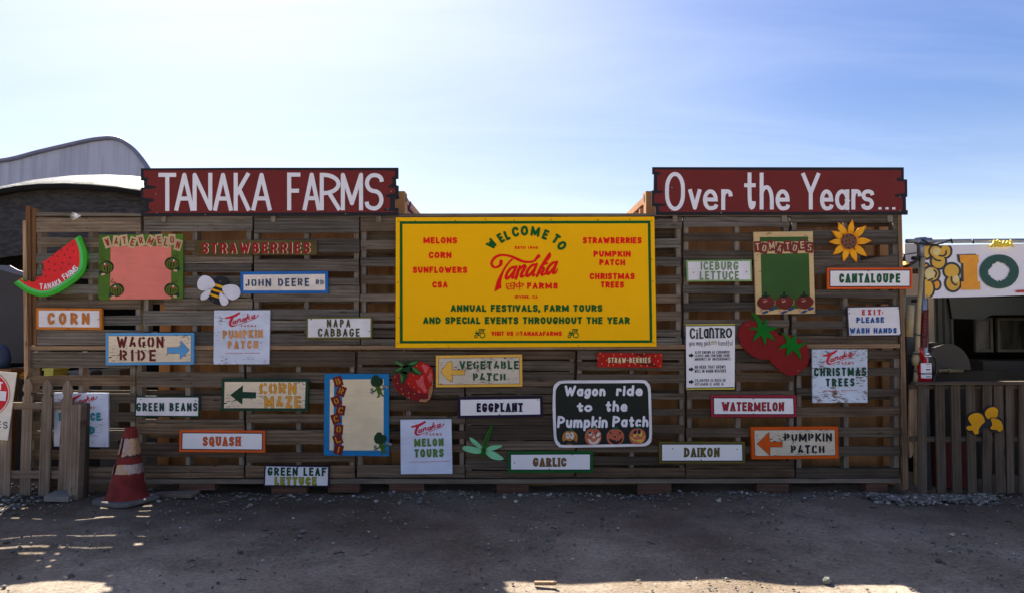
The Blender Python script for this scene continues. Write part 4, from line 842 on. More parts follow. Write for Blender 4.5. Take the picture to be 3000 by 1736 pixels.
bs([(718, 818), (690, 890), (664, 980), (650, 1030)], W4(40, 50, 54, 44), cL); bs([(668, 930), (740, 845), (790, 806), (808, 830), (770, 900), (738, 970), (748, 998), (790, 975)], W4(26, 36, 46, 52, 52, 50, 44, 30), cL, 5)
big_a(350, -42)
bs([(1225, 600), (1160, 700), (1090, 820), (1040, 920), (1004, 990)], W4(34, 44, 50, 54, 40), cL); bs([(1225, 600), (1228, 650), (1175, 720), (1105, 775)], W4(40, 42, 34, 24), cL); bs([(1065, 830), (1120, 790), (1180, 765)], W4(26, 36, 40), cL)
bs([(1075, 845), (1125, 850), (1120, 890), (1092, 930), (1098, 965), (1160, 935)], W4(30, 42, 46, 48, 42, 28), cL, 5)
big_a(698, -80); bs([(1322, 935), (1350, 890), (1362, 860)], W4(34, 26, 18), cL)
for p, wd in (([(480, 1125), (500, 1180), (520, 1210)], (10, 22, 20)), ([(490, 1118), (560, 1108), (625, 1105), (612, 1205)], (16, 12, 20, 22)), ([(510, 1162), (600, 1148)], (12, 12)), ([(525, 1208), (610, 1192)], (10, 12)), ([(560, 1112), (566, 1198)], (14, 12)),
              ([(645, 1130), (668, 1175)], (10, 20)), ([(650, 1128), (720, 1115), (775, 1115), (752, 1160)], (18, 12, 20, 20)), ([(668, 1172), (755, 1158)], (12, 14)), ([(710, 1085), (714, 1160), (714, 1235)], (22, 18, 6))):
    bs(p, W4(*wd), cL, 4)
a.build('script_logo', YR, t)
for L in (('ANNUAL FESTIVALS, FARM TOURS', 568, 1968, 856, 922), ('AND SPECIAL EVENTS THROUGHOUT THE YEAR', 314, 2222, 968, 1034)):
    z = TX(cY, *L, 5.7, YG); a = Art(t['_Y'], 3); a.text(*z[:6], gap=.17, rad=.75); a.build('lettering', YG, t)
a = Art(t['_Y'], 3)                                    # arched heading
for ch, x, y, rot, wd in (('W', 235, 437, -52, 24.5), ('E', 392, 336, -34, 15), ('L', 498, 288, -22, 14.5), ('C', 640, 232, -9, 20), ('O', 796, 212, 0, 22), ('M', 982, 226, 9, 26), ('E', 1158, 280, 21, 16), ('T', 1336, 352, 35, 18), ('O', 1436, 466, 50, 22)):
    c_ = cL((x, y))[0]; co, so = math.cos(R(rot)), math.sin(R(rot))
    a.glyph(ch, c_[0] - wd / 2, c_[1] - 14.5, wd, 29, 7.2, rad=.75, tf=lambda X, Y: (c_[0] + (X - c_[0]) * co - (Y - c_[1]) * so, c_[1] + (X - c_[0]) * so + (Y - c_[1]) * co)); a.k += 3
a.build('arched_heading', YG, t)
cV = crop(1370, 950, 7.2)
for dx in (0, 1971):
    a = Art(t['_Y'], 3)
    def V(*p): return cV(*[(x + dx, y) for x, y in p])
    a.ring(ell(*V((312, 220))[0], 8.5, 8.5), ell(*V((312, 220))[0], 6.1, 6.1)); a.ring(ell(*V((174, 246))[0], 4.9, 4.9), ell(*V((174, 246))[0], 2.6, 2.6)); a.k += 1
    a.poly(V((155, 162), (262, 162), (238, 200), (240, 230), (218, 228), (200, 205), (180, 196), (165, 200)))
    a.ribbon(V((186, 165), (186, 135)), 2.2, cap='butt'); a.ribbon(V((240, 95), (358, 95)), 2.0, cap='butt'); a.ribbon(V((250, 100), (228, 155), (285, 155), (292, 100)), 1.1); a.ribbon(V((270, 100), (255, 152)), .8); a.ribbon(V((242, 125), (290, 125)), .8)
    a.ribbon(V((326, 98), (326, 165)), 1.3); a.ribbon(V((302, 110), (350, 110), (350, 137), (302, 137), (302, 110)), .9); a.ribbon(V((302, 123), (350, 123)), .8); a.ribbon(V((238, 226), (255, 226)), 1.6); a.build('tractor_emblem', YG, t)
a = Art(t['_Y'], 5); a.dots(cY((85, 90), (242, 88), (613, 86), (890, 74), (1152, 77), (1495, 75), (1925, 78), (2223, 72), (2423, 84), (82, 653), (90, 975), (82, 1212), (546, 1252 - 10), (1165, 1205), (1745, 1232), (2443, 1205), (2433, 644), (2420, 440), (2424, 958)), 1.6); a.build('screw_heads', m_hole, t)

# ------------------------------------------------------------------ red boards on top of the wall
RB = paint('barn red paint', rgb(112, 40, 38), .7, .1, spec=.2); WL = paint('white brush paint', rgb(226, 226, 232), .6, .05)
Yr = WALL - .012
def red_board(label, outer, inner, words, dots):
    c = P(sum(p[0] for p in outer) / len(outer), max(p[1] for p in outer), Yr)
    t = thing('header_board', c, label, 'sign', 'red header boards on the wall')
    b = MB(); b.slab(outer, Yr - .02, Yr); b.build('border', BLK, t)
    a = Art(Yr - .02, 1); a.poly(inner); a.build('panel', RB, t)
    a = Art(Yr - .02, 2); words(a); a.build('lettering', WL, t)
    a = Art(Yr - .02, 5); a.dots(dots, 1.7); a.build('screw_heads', m_screw, t)
    b = MB()
    for x in (outer[0][0] + 60, outer[0][0] + 380, outer[0][0] + 690): b.slab(rect(x, 500, x + 14, 650), Yr + .002, Yr + .03, axis=1)
    b.build('mounting_strips', m_strg, t)
def rr(c, *groups): return c(*groups)
oL = cTp((97, 100), (1000, 95), (2341, 95), (2341, 190), (2320, 192), (2322, 248), (2343, 252), (2343, 338), (2312, 345), (2310, 446), (2343, 446), (2343, 510), (97, 516), (97, 468), (140, 465), (140, 382), (95, 384), (95, 270), (124, 268), (122, 206), (97, 206))
iL = cTp((122, 122), (130, 118), (1100, 116), (2308, 120), (2314, 130), (2312, 168), (2280, 180), (2290, 196), (2290, 236), (2252, 252), (2255, 268), (2310, 272), (2314, 315), (2232, 330), (2236, 350), (2272, 355), (2268, 445), (2210, 455), (2215, 470), (2310, 473), (2308, 482), (125, 490), (165, 478), (186, 470), (185, 455), (168, 450), (165, 400), (212, 388), (210, 365), (124, 356), (118, 350), (120, 285), (228, 274), (226, 256), (160, 248), (152, 240), (154, 205), (165, 195), (160, 182), (122, 178))
def wl(a):
    for ch, x0, x1, y0, y1 in (('T', 250, 405, 140, 472), ('A', 390, 562, 140, 470), ('N', 548, 720, 140, 470), ('A', 728, 898, 140, 470), ('K', 906, 1050, 140, 470), ('A', 1062, 1236, 140, 468), ('F', 1372, 1488, 138, 466), ('A', 1508, 1664, 138, 466), ('R', 1656, 1838, 140, 466), ('M', 1840, 2034, 140, 466), ('S', 2050, 2212, 142, 468)):
        (p, q_), (r_, s_) = cTp((x0, y0), (x1, y1)); a.glyph(ch, p, q_, r_ - p, s_ - q_, 12.0, cap='square', rad=.72); a.k += 4
red_board('red jagged-ended header board with white TANAKA FARMS lettering', oL, iL, wl, cTp((228, 323), (237, 487), (657, 505), (1882, 495), (2279, 302), (2250, 457)))
oR = cO((208, 88), (2356, 90), (2357, 192), (2385, 193), (2386, 340), (2374, 345), (2376, 455), (2391, 456), (2390, 493), (236, 495), (235, 420), (203, 418), (204, 288), (220, 285), (222, 148), (208, 146))
iR = cO((228, 108), (1300, 116), (2325, 113), (2334, 122), (2330, 175), (2292, 182), (2296, 205), (2362, 212), (2366, 310), (2276, 322), (2280, 340), (2346, 350), (2345, 452), (2332, 466), (1400, 470), (272, 470), (264, 460), (262, 425), (318, 418), (316, 400), (222, 395), (224, 318), (298, 308), (296, 290), (250, 286), (247, 155), (275, 150), (272, 130), (230, 126))
def wr(a):
    for ch, x0, x1, y0, y1 in (('O', 316, 486, 130, 462), ('v', 515, 626, 190, 452), ('e', 640, 766, 190, 456), ('r', 796, 892, 190, 454), ('t', 992, 1090, 110, 450), ('h', 1124, 1245, 136, 450), ('e', 1260, 1380, 190, 458), ('Y', 1482, 1640, 138, 450), ('e', 1640, 1752, 190, 458), ('a', 1768, 1890, 192, 454), ('r', 1908, 1995, 192, 450), ('s', 1994, 2100, 192, 454)):
        (p, q_), (r_, s_) = cO((x0, y0), (x1, y1)); a.glyph(ch, p, q_, r_ - p, s_ - q_, 11.5, cap='square', rad=.72); a.k += 4
    for x in (2152, 2212, 2270): a.poly(cO((x - 13, 431), (x + 13, 430), (x + 14, 450), (x - 14, 450)))
red_board('red jagged-ended header board with white Over the Years... lettering', oR, iR, wr, cO((375, 263), (375, 460), (796, 478), (1886, 470), (2325, 341), (2325, 457)))

# ------------------------------------------------------------------ painted picture boards and cutouts
def cut(name, label, outline, mt, cat, Y=None, th=.02, part='panel', gap=.004):
    Yb = WALL - gap if Y is None else Y; t = thing(name, P(sum(p[0] for p in outline) / len(outline), max(p[1] for p in outline), Yb - th), label, cat)
    b = MB(); b.slab(outline, Yb - th, Yb); b.build(part, mt, t); t['_Y'] = Yb - th; return t
def layer(t, name, mt, lev, fn):
    a = Art(t['_Y'], lev); fn(a); return a.build(name, mt, t)
# melon slice
MG = paint('bright leaf green paint', rgb(56, 164, 40), .5, .08); ML = paint('light melon green paint', rgb(84, 192, 104), .5, .08); MRD = paint('melon red paint', rgb(222, 46, 48), .5, .08)
bite = [(340, 878), (388, 842), (398, 862), (420, 895), (470, 915), (500, 905), (530, 885), (560, 905), (605, 916), (645, 898), (668, 860), (662, 830), (690, 815), (735, 822), (775, 795), (790, 760), (780, 705), (800, 665), (808, 620), (795, 580), (776, 560), (776, 535), (800, 545)]
outer = spline([(1452, 62), (1485, 100), (1540, 230), (1582, 360), (1590, 480), (1565, 660), (1500, 790), (1370, 910), (1230, 1010), (1060, 1110), (900, 1165), (780, 1178), (680, 1170), (520, 1120), (360, 1020), (252, 932)], False, 4)
t = cut('melon_slice', 'bitten red and green melon slice cutout at the wall\'s upper left end', cA(*(outer + bite[:1] + bite + [(900, 470), (1365, 120)])), MG, 'cutout', WALL - .04)
inn = spline([(1365, 122), (1400, 190), (1448, 330), (1460, 470), (1455, 600), (1410, 690), (1320, 790), (1200, 880), (1060, 970), (930, 1040), (820, 1070), (700, 1062), (580, 1020), (460, 960), (345, 880)], False, 4)
mid = spline([(1420, 88), (1450, 160), (1500, 310), (1525, 470), (1510, 640), (1450, 745), (1330, 850), (1200, 945), (1040, 1040), (900, 1100), (790, 1118), (690, 1108), (540, 1062), (420, 995), (298, 905)], False, 4)
layer(t, 'inner_rind', ML, 1, lambda a: a.poly(cA(*(mid + bite + [(900, 470), (1365, 122)]))))
layer(t, 'flesh', MRD, 2, lambda a: a.poly(cA(*(inn + bite[1:] + [(900, 470)]))))
layer(t, 'seeds', BLK, 3, lambda a: [a.poly(ell(*cA((x, y))[0], 1.6, 2.8, -25 if (x // 7) % 2 else 20, 10)) for x, y in ((1330, 228), (1122, 332), (1235, 322), (1350, 360), (1182, 420), (968, 432), (1058, 442), (1285, 474), (890, 548), (1146, 566), (1265, 592), (1000, 594), (905, 685), (806, 696), (1115, 672), (1006, 710), (835, 810), (692, 850))])
def mw(a):
    for ch, x, y, rot in zip('TANAKA FARMS', (755, 832, 905, 975, 1038, 1092, 0, 1180, 1232, 1290, 1340, 1386), (995, 998, 985, 962, 938, 905, 0, 822, 790, 752, 712, 660), (0, -3, -10, -18, -22, -28, 0, -34, -38, -42, -46, -52)):
        if ch == ' ': continue
        c_ = cA((x, y))[0]; co, so = math.cos(R(rot)), math.sin(R(rot)); wd = 12 if ch == 'M' else 10
        a.glyph(ch, c_[0] - wd / 2, c_[1] - 8.5, wd, 17, 2.9, rad=.7, tf=lambda X, Y: (c_[0] + (X - c_[0]) * co - (Y - c_[1]) * so, c_[1] + (X - c_[0]) * so + (Y - c_[1]) * co)); a.k += 4
layer(t, 'lettering', WL, 3, mw)
# tiles with letters, used by three boards
def tiles(t, c, items, tile_m, ink_m, w_, h_, sw, name='letter_tile'):
    for i, (ch, x, y, rot) in enumerate(items):
        cx, cy = c((x, y))[0]; co, so = math.cos(R(rot)), math.sin(R(rot)); tf = lambda X, Y: (cx + X * co - Y * so, cy + X * so + Y * co)
        a = Art(t['_Y'], 3 + (i % 3) * .5); a.poly([tf(-w_ / 2, -h_ / 2), tf(w_ / 2, -h_ / 2), tf(w_ / 2, h_ / 2), tf(-w_ / 2, h_ / 2)])
        o = a.build(name, tile_m, t)
        a = Art(t['_Y'], 5.5); iw = w_ * (.52 if ch != 'M' else .72); 
        if ch == 'I': iw = sw
        a.glyph(ch, -iw / 2, -h_ * .33, iw, h_ * .66, sw, cap='butt', stencil=True, tf=tf); a.build('letter', ink_m, o)
PNK = paint('salmon pink paint', rgb(224, 126, 112), var=.12, chip=.05, chipc=(.2, .1, .08)); GBD = paint('mid leaf green paint', rgb(82, 118, 40), var=.25, scale=3); TILE = paint('tan tile paint', rgb(196, 172, 132)); TRD = paint('brick red letter paint', rgb(150, 56, 44))
t = cut('picture_board', 'green board with a pink field, WATERMELON letter tiles and four striped melons', cW((118, 172), (1620, 155), (1612, 1305), (150, 1322), (108, 1290)), GBD, 'board', part='border')
layer(t, 'panel', PNK, 1, lambda a: a.poly(cW((328, 375), (1408, 370), (1402, 1308), (322, 1316))))
DGM = paint('dark melon green', (.012, .03, .014)); STM = paint('melon stripe green', rgb(92, 104, 34)); BRN = paint('vine olive', rgb(84, 70, 34))
def melon(x, y, s=1):
    def f(a_):
        def m(*p): return cW(*[(x + u * s, y + v) for u, v in p])
        o = MB
        return m
    return f(None)
for x, y, s, tl in ((255, 750, 1, 0), (437, 1148, 1, 0), (1420, 685, -1, 0), (1412, 1142, -1, 0)):
    m = melon(x, y, s)
    a = Art(t['_Y'], 2); a.poly(m(*ell(0, 0, 132, 116, -18))); bo = a.build('painted_melon', DGM, t)
    a = Art(t['_Y'], 3)
    for k in (-95, -55, -8, 42, 85): a.ribbon(spline(m((k * .35 - 10, -100 + abs(k) * .2), (k * .95, -30), (k * 1.02, 30), (k * .55 + 15, 98 - abs(k) * .2)), False, 4), [2 + 3 * math.sin(math.pi * i / 12) for i in range(13)])
    a.build('stripes', STM, bo)
    a = Art(t['_Y'], 3); a.ribbon(spline(m((-20, -118), (-40, -140), (-85, -128), (-92, -160), (-70, -190)), False, 4), 2.2); a.build('vine', BRN, bo)
    a = Art(t['_Y'], 4); a.poly(m((-90, -38), (-40, -10), (20, -32), (38, -60), (-30, -42))); a.build('mouth', paint('orange red mouth', rgb(150, 76, 48)), bo)
    a = Art(t['_Y'], 4); a.poly(m(*ell(-30, -58, 13, 16))); a.build('eye', WL, bo)
    a = Art(t['_Y'], 2); a.poly(m((-110, 70), (-145, 60), (-140, 110), (-105, 130), (-85, 100))); a.build('leaf', paint('teal leaf', rgb(24, 66, 56)), bo)
    a = Art(t['_Y'], 2.5); a.poly(m((-95, 110), (-40, 100), (-15, 122), (-85, 150))); a.build('foot', paint('pale pink foot', rgb(214, 164, 132)), bo)
tiles(t, cW, (('W', 268, 305, -18), ('A', 428, 285, 6), ('T', 572, 270, -7), ('E', 720, 305, 17), ('R', 868, 272, -14), ('M', 1040, 280, 24), ('E', 1195, 262, -8), ('L', 1318, 305, 14), ('O', 1422, 258, -3), ('N', 1528, 352, 15)), TILE, TRD, 21, 33, 3.6)
# broccoli board
BB = paint('cerulean blue paint', rgb(28, 118, 172), var=.1); TLR = paint('brick tile paint', rgb(112, 34, 30)); TLY = paint('ochre letter paint', rgb(198, 136, 44))
t = cut('picture_board', 'blue-framed cream board with BROCCOLI letter tiles down its left side', cB((112, 342), (800, 342), (800, 1220), (103, 1212)), BB, 'board', part='border')
layer(t, 'panel', m_creams, 1, lambda a: a.poly(cB((170, 402), (744, 398), (742, 1160), (165, 1157))))
layer(t, 'stripe', BB, 2, lambda a: a.poly(cB((214, 405), (302, 405), (300, 1157), (209, 1157))))
tiles(t, cB, (('B', 257, 420, -17), ('R', 290, 525, 20), ('O', 238, 630, -22), ('C', 284, 728, 9), ('C', 234, 820, -18), ('O', 262, 934, 5), ('L', 254, 1042, -20), ('I', 262, 1150, 14)), TLR, TLY, 26, 29, 3.6)
BRO = paint('broccoli dark green', (.016, .045, .018), scale=9, var=.3); BRS = paint('broccoli stalk green', rgb(66, 100, 36)); GRY = paint('painted grey', rgb(126, 132, 136))
for x, y in ((670, 420), (706, 1030)):
    def m(*p): return cB(*[(x + u, y + v) for u, v in p])
    a = Art(t['_Y'], 3)
    a.ribbon(spline(m((0, 40), (20, 90), (30, 120)), False, 4), [13] * 9); a.ribbon(spline(m((0, 80), (-30, 110), (-60, 90)), False, 4), 4.5); a.ribbon(spline(m((25, 85), (60, 85), (85, 55)), False, 4), 4.5); a.ribbon(m((18, 115), (25, 160), (8, 170)), 4.5); a.ribbon(m((42, 110), (58, 150), (70, 156)), 4.5)
    so_ = a.build('broccoli_stalk', BRS, t)
    a = Art(t['_Y'], 4); a.poly(m(*spline([(-65, 10), (-55, -30), (-30, -62), (5, -64), (28, -38), (58, -28), (66, 10), (45, 48), (0, 58), (-45, 52)], True, 4))); a.build('broccoli_crown', BRO, so_)
    a = Art(t['_Y'], 4)
    for dx, dy, r_ in ((-50, 82, 14), (-52, 122, 18), (72, 50, 16), (106, 62, 18)): a.poly(ell(*m((dx, dy))[0], r_ / 3.645 * 1.1, r_ / 3.645 * .8, 20, 14))
    a.ribbon(m((-50, 82), (-52, 122)), 1.2); a.ribbon(m((72, 50), (106, 62)), 1.2); a.build('dumbbells', GRY, so_)
    a = Art(t['_Y'], 5); a.ribbon(spline(m((12, 84), (28, 92), (44, 80)), False, 4), .9); a.dots(m((18, 68), (38, 66)), .9); a.build('face', BLK, so_)
# tomato board
TGN = paint('grassy board green', rgb(58, 92, 44), var=.3, scale=2.2); TTL = paint('dusty maroon tile paint', rgb(120, 50, 50)); TTK = paint('tan letter paint', rgb(204, 180, 136))
t = cut('picture_board', 'tan-framed green board with TOMATOES letter tiles over three painted tomatoes', cT((140, 200), (1012, 190), (1048, 1395), (178, 1408)), m_tanp, 'board', th=.025, part='border')
layer(t, 'top_field', TGN, 1, lambda a: a.poly(cT((228, 276), (944, 268), (946, 340), (235, 345))))
layer(t, 'panel', TGN, 1, lambda a: a.poly(cT((244, 522), (955, 512), (975, 1320), (265, 1340))))
tiles(t, cT, (('T', 200, 418, -6), ('O', 298, 440, 13), ('M', 408, 400, -9), ('A', 524, 442, 16), ('T', 642, 408, -3), ('O', 748, 435, 15), ('E', 858, 392, -4), ('S', 965, 428, 6)), TTL, TTK, 22, 32, 3.4)
TMR = paint('brownish tomato red', rgb(104, 42, 34), var=.2, scale=8); TLF = paint('dark tomato leaf', (.012, .022, .014)); SKN = paint('painted pink', rgb(190, 132, 112)); SHO = paint('painted blue shoes', rgb(40, 74, 116))
for x, y in ((325, 1238), (600, 1238), (895, 1232)):
    def m(*p): return cT(*[(x + u, y + v) for u, v in p])
    a = Art(t['_Y'], 3); a.poly(m(*spline([(-135, 0), (-100, -70), (-40, -95), (20, -100), (75, -85), (120, -40), (125, 10), (80, 70), (20, 100), (-60, 90), (-115, 50)], True, 4))); to = a.build('painted_tomato', TMR, t)
    a = Art(t['_Y'], 4); a.poly(m((-85, -70), (-60, -105), (-20, -108), (-30, -135), (-8, -165), (10, -150), (2, -110), (40, -108), (60, -95), (20, -90), (5, -55), (-15, -85), (-45, -60), (-50, -88))); a.build('leaf', TLF, to)
    a = Art(t['_Y'], 4); a.poly(m((-48, -20), (18, -38), (10, -18), (-15, -6), (-40, -4))); a.dots(m((-38, -50), (-8, -54)), 1.5); a.build('face', SKN, to)
    a = Art(t['_Y'], 2); a.poly(m((100, -40), (138, -30), (130, 30), (95, 45))); a.poly(m((-85, 70), (-60, 110), (-55, 150), (-85, 140))); a.build('hands', SKN, to)
    a = Art(t['_Y'], 5); a.poly(ell(*m((-10, 138))[0], 10, 3.6, -18)); a.poly(ell(*m((90, 95))[0], 10, 3.8, -20)); a.build('shoes', SHO, to)
# cilantro sheet
t = cut('notice_board', 'white CILANTRO notice with handwritten lines and yellow bars at top and bottom', cC((160, 372), (936, 366), (930, 1400), (170, 1403)), m_whiteb, 'sign', th=.014)
CY1 = paint('lemon yellow paint', rgb(200, 190, 36)); INK = paint('navy ink', (.03, .03, .075)); INKG = paint('dark green black ink', (.018, .03, .035))
for p_ in (((160, 373), (936, 367), (936, 381), (160, 388)), ((172, 1386), (930, 1378), (930, 1399), (170, 1402))): layer(t, 'yellow_bar', CY1, 1, lambda a: a.poly(cC(*p_)))
for p_ in (((160, 389), (936, 382), (936, 394), (160, 402)), ((172, 1372), (932, 1362), (932, 1376), (172, 1385))): layer(t, 'black_bar', BLK, 2, lambda a: a.poly(cC(*p_)))
def cil(a):
    for ch, x0, x1, y0, y1 in (('C', 222, 305, 428, 600), ('i', 318, 355, 440, 600), ('L', 372, 440, 428, 598), ('a', 442, 518, 360, 590), ('n', 528, 606, 335, 590), ('T', 612, 695, 428, 586), ('R', 702, 780, 428, 586), ('O', 792, 890, 428, 584)):
        (p, q_), (r_, s_) = cC((x0, y0), (x1, y1)); a.glyph(ch, p, q_, r_ - p, s_ - q_, 4.8, serif=True); a.k += 4
layer(t, 'heading', INKG, 3, cil)
def cl(t):
    for s_, x0, x1, y0, y1, sw in (('you may pick', 212, 548, 622, 706, 1.1), ('handful', 672, 896, 622, 706, 1.1), ('ALSO KNOWN AS CORIANDER', 302, 852, 788, 834, 1.15), ('LEAVES AND CONTAINS GOOD', 300, 852, 844, 886, 1.15), ('AMOUNTS OF ANTIOXIDANTS', 296, 866, 896, 942, 1.15), ('AN HERB THAT GROWS', 298, 786, 1018, 1070, 1.2), ('WELL IN WARM WEATHER', 298, 794, 1082, 1134, 1.2), ('CILANTRO IS RICH IN', 303, 784, 1232, 1280, 1.2), ('VITAMIN K AND A', 303, 752, 1292, 1340, 1.2)):
        z = TX(cC, s_, x0, x1, y0, y1, sw, INK); layer(t, 'lettering', INK, 3, lambda a: a.text(*z[:6], gap=.3, tilt=-.6))
cl(t)
layer(t, 'highlighted_word', paint('ochre ink', rgb(176, 156, 66)), 3, lambda a: (a.text('one', *[v for v in (cC((560, 0))[0][0], cC((648, 0))[0][0], cC((0, 612))[0][1], cC((0, 672))[0][1])], 1.3), a.ribbon(cC((562, 686), (640, 683)), 1.2)))
for y in (862, 1082, 1280): layer(t, 'arrow', INKG, 3, lambda a: a.poly(cC((206, y - 18), (238, y - 18), (238, y - 38), (288, y), (238, y + 38), (238, y + 20), (206, y + 20))))
# black pumpkin patch board
sq = spline([(95, 600), (105, 520), (150, 465), (230, 440), (500, 436), (1000, 434), (1330, 432), (1400, 465), (1438, 540), (1450, 800), (1458, 1180), (1440, 1290), (1380, 1335), (1280, 1345), (800, 1355), (250, 1360), (160, 1335), (115, 1260), (100, 1100), (90, 800)], True, 5)
t = cut('picture_board', 'black board with a white rounded border and white Wagon ride to the Pumpkin Patch lettering', cP(*sq), m_white, 'board', th=.02, part='border')
sk = spline([(130, 620), (138, 560), (175, 505), (240, 478), (500, 476), (1000, 474), (1310, 472), (1370, 500), (1402, 570), (1412, 800), (1420, 1160), (1405, 1250), (1350, 1300), (1260, 1308), (800, 1318), (260, 1325), (190, 1300), (150, 1240), (138, 1100), (130, 800)], True, 5)
layer(t, 'panel', paint('black green paint', (.014, .018, .016), .5, .1), 1, lambda a: a.poly(cP(*sk)))
def wp(t):
    for s_, x0, x1, y0, y1, g_ in (('Wagon', 245, 815, 505, 655, .08), ('ride', 960, 1325, 500, 652, .12), ('to', 415, 632, 735, 870, .05), ('the', 812, 1115, 712, 868, .1), ('Pumpkin', 148, 845, 925, 1092, .06), ('Patch', 908, 1408, 925, 1080, .08)):
        z = TX(cP, s_, x0, x1, y0, y1, 7.2, WL); layer(t, 'lettering', WL, 2, lambda a: a.text(*z[:6], gap=g_ + .06, slant=.08, rad=.6))
wp(t)
PK = paint('dull pumpkin orange', rgb(190, 104, 78)); PK0 = paint('mottled pumpkin orange', rgb(190, 132, 62), var=.3, scale=14); PST = paint('pumpkin stem green', rgb(32, 92, 64)); PKL = paint('pumpkin crease', rgb(120, 62, 46)); PYL = paint('pumpkin yellow', rgb(214, 186, 80)); PWH = paint('pumpkin cream', rgb(214, 200, 186))
bx = lambda *p: cP2(*p)
for i, (x, y, rx, ry) in enumerate(((268, 725, 215, 185), (878, 700, 230, 225), (1465, 705, 245, 215), (2050, 690, 233, 215))):
    a = Art(t['_Y'], 3); a.poly([p for p in bx(*[(x + rx * math.cos(q_) * (1 - .06 * math.cos(2 * q_)), min(y + ry * math.sin(q_), 912 - i * 5)) for q_ in (2 * math.pi * k / 36 for k in range(36))])]); po = a.build('painted_pumpkin', PK0 if i == 0 else PK, t)
    a = Art(t['_Y'], 4)
    for k in (-.62, -.25, .25, .62): a.ribbon(spline(bx((x + k * rx * .3, y - ry * .9), (x + k * rx * 1.1, y - ry * .1), (x + k * rx * .9, y + ry * .7)), False, 4), .7)
    a.build('creases', PKL, po)
    a = Art(t['_Y'], 4); a.poly(bx((x - 45, y - ry + 20), (x - 25, y - ry - 20), (x + 40, y - ry - 70), (x + 90, y - ry - 40), (x + 40, y - ry + 15))); a.build('stem', PST, po)
def face(i, mt, nm, *polys):
    a = Art(t['_Y'], i)
    for p in polys: a.poly(p)
    a.build(nm, mt, t)
face(5, PWH, 'pumpkin_eyes', ell(*bx((212, 672))[0], 6.2, 9.8), ell(*bx((322, 672))[0], 6.2, 10.6), bx((715, 590), (860, 548), (855, 620), (820, 680), (770, 660)), bx((950, 660), (990, 590), (1080, 595), (1050, 670), (1000, 700), (960, 690)))
face(6, BLK, 'pumpkin_pupils', ell(*bx((215, 660))[0], 1.7, 2.8), ell(*bx((300, 650))[0], 1.7, 2.8), bx((720, 595), (860, 550), (815, 620), (760, 625)), bx((945, 640), (955, 550), (985, 600), (975, 635)))
face(5, BLK, 'pumpkin_mouths', bx(*spline([(105, 840), (130, 795), (190, 790), (260, 815), (340, 790), (400, 800), (420, 845), (400, 890), (300, 890), (220, 885), (140, 892)], True, 4)), bx((1282, 742), (1400, 775), (1395, 815), (1420, 785), (1470, 780), (1475, 825), (1515, 820), (1520, 785), (1565, 815), (1600, 750), (1670, 725), (1620, 840), (1500, 900), (1390, 880), (1310, 800)),
     bx((1295, 575), (1320, 545), (1395, 650)), bx((1530, 660), (1605, 555), (1622, 600)), bx((1415, 675), (1485, 680), (1468, 745)))
face(5, PWH, 'pumpkin_grin', bx((725, 762), (790, 760), (850, 840), (905, 838), (960, 800), (1020, 735), (1080, 735), (1000, 870), (900, 900), (800, 880)), bx((845, 735), (900, 640), (945, 740)))
face(5, PYL, 'pumpkin_smile', bx((1865, 740), (1905, 690), (1920, 745), (2000, 790), (2080, 770), (2180, 775), (2215, 715), (2205, 660), (2250, 695), (2225, 740), (2190, 820), (2140, 860), (2050, 830), (1950, 805)), ell(*bx((1990, 625))[0], 5.2, 9.6, 12), ell(*bx((2125, 610))[0], 5.6, 9.8, -10))
face(6, BLK, 'pumpkin_pupils', ell(*bx((1990, 580))[0], 4.6, 6.4, 25), ell(*bx((2100, 570))[0], 4.4, 6.8, 5))
# bumblebee
BK = paint('bee black paint', (.02, .022, .028)); BY = paint('bee yellow paint', rgb(230, 172, 26))
body = spline([(440, 760), (500, 720), (570, 720), (630, 760), (660, 820), (650, 890), (600, 960), (570, 1050), (560, 1130), (500, 1168), (420, 1155), (350, 1095), (335, 1040), (370, 940), (400, 840)], True, 4)
t = cut('bumblebee', 'black and yellow striped bumblebee cutout with white wings on the wall', c7(*body), BK, 'cutout', WALL - .004, .018, 'body')
layer(t, 'stripes', BY, 1, lambda a: [a.poly(c7(*p)) for p in (((432, 828), (600, 882), (580, 920), (420, 870)), ((372, 905), (585, 968), (580, 1000), (352, 925 + 10)), ((362, 985), (510, 1036), (505, 1075), (350, 1018)))])
layer(t, 'eye', m_screw, 1, lambda a: a.dots(c7((525, 800), (405, 1110)), 1.4))
for p in ([(445, 858), (400, 770), (330, 715), (250, 705), (180, 760), (152, 850), (175, 920), (240, 948), (330, 938), (400, 905)], [(560, 895), (640, 855), (740, 850), (820, 885), (850, 960), (840, 1030), (780, 1085), (710, 1098), (640, 1060), (590, 1000)], [(372, 925), (300, 945), (230, 1000), (205, 1060), (225, 1098), (290, 1090), (340, 1040)], [(528, 978), (600, 1030), (650, 1090), (652, 1150), (600, 1188), (550, 1175), (520, 1110), (512, 1040)]):
    b = MB(); b.slab(c7(*spline(p, True, 4)), t['_Y'] - .014, t['_Y'] - .003); b.build('wing', paint('dusty white wing paint', rgb(214, 214, 224), var=.12, scale=12), t)
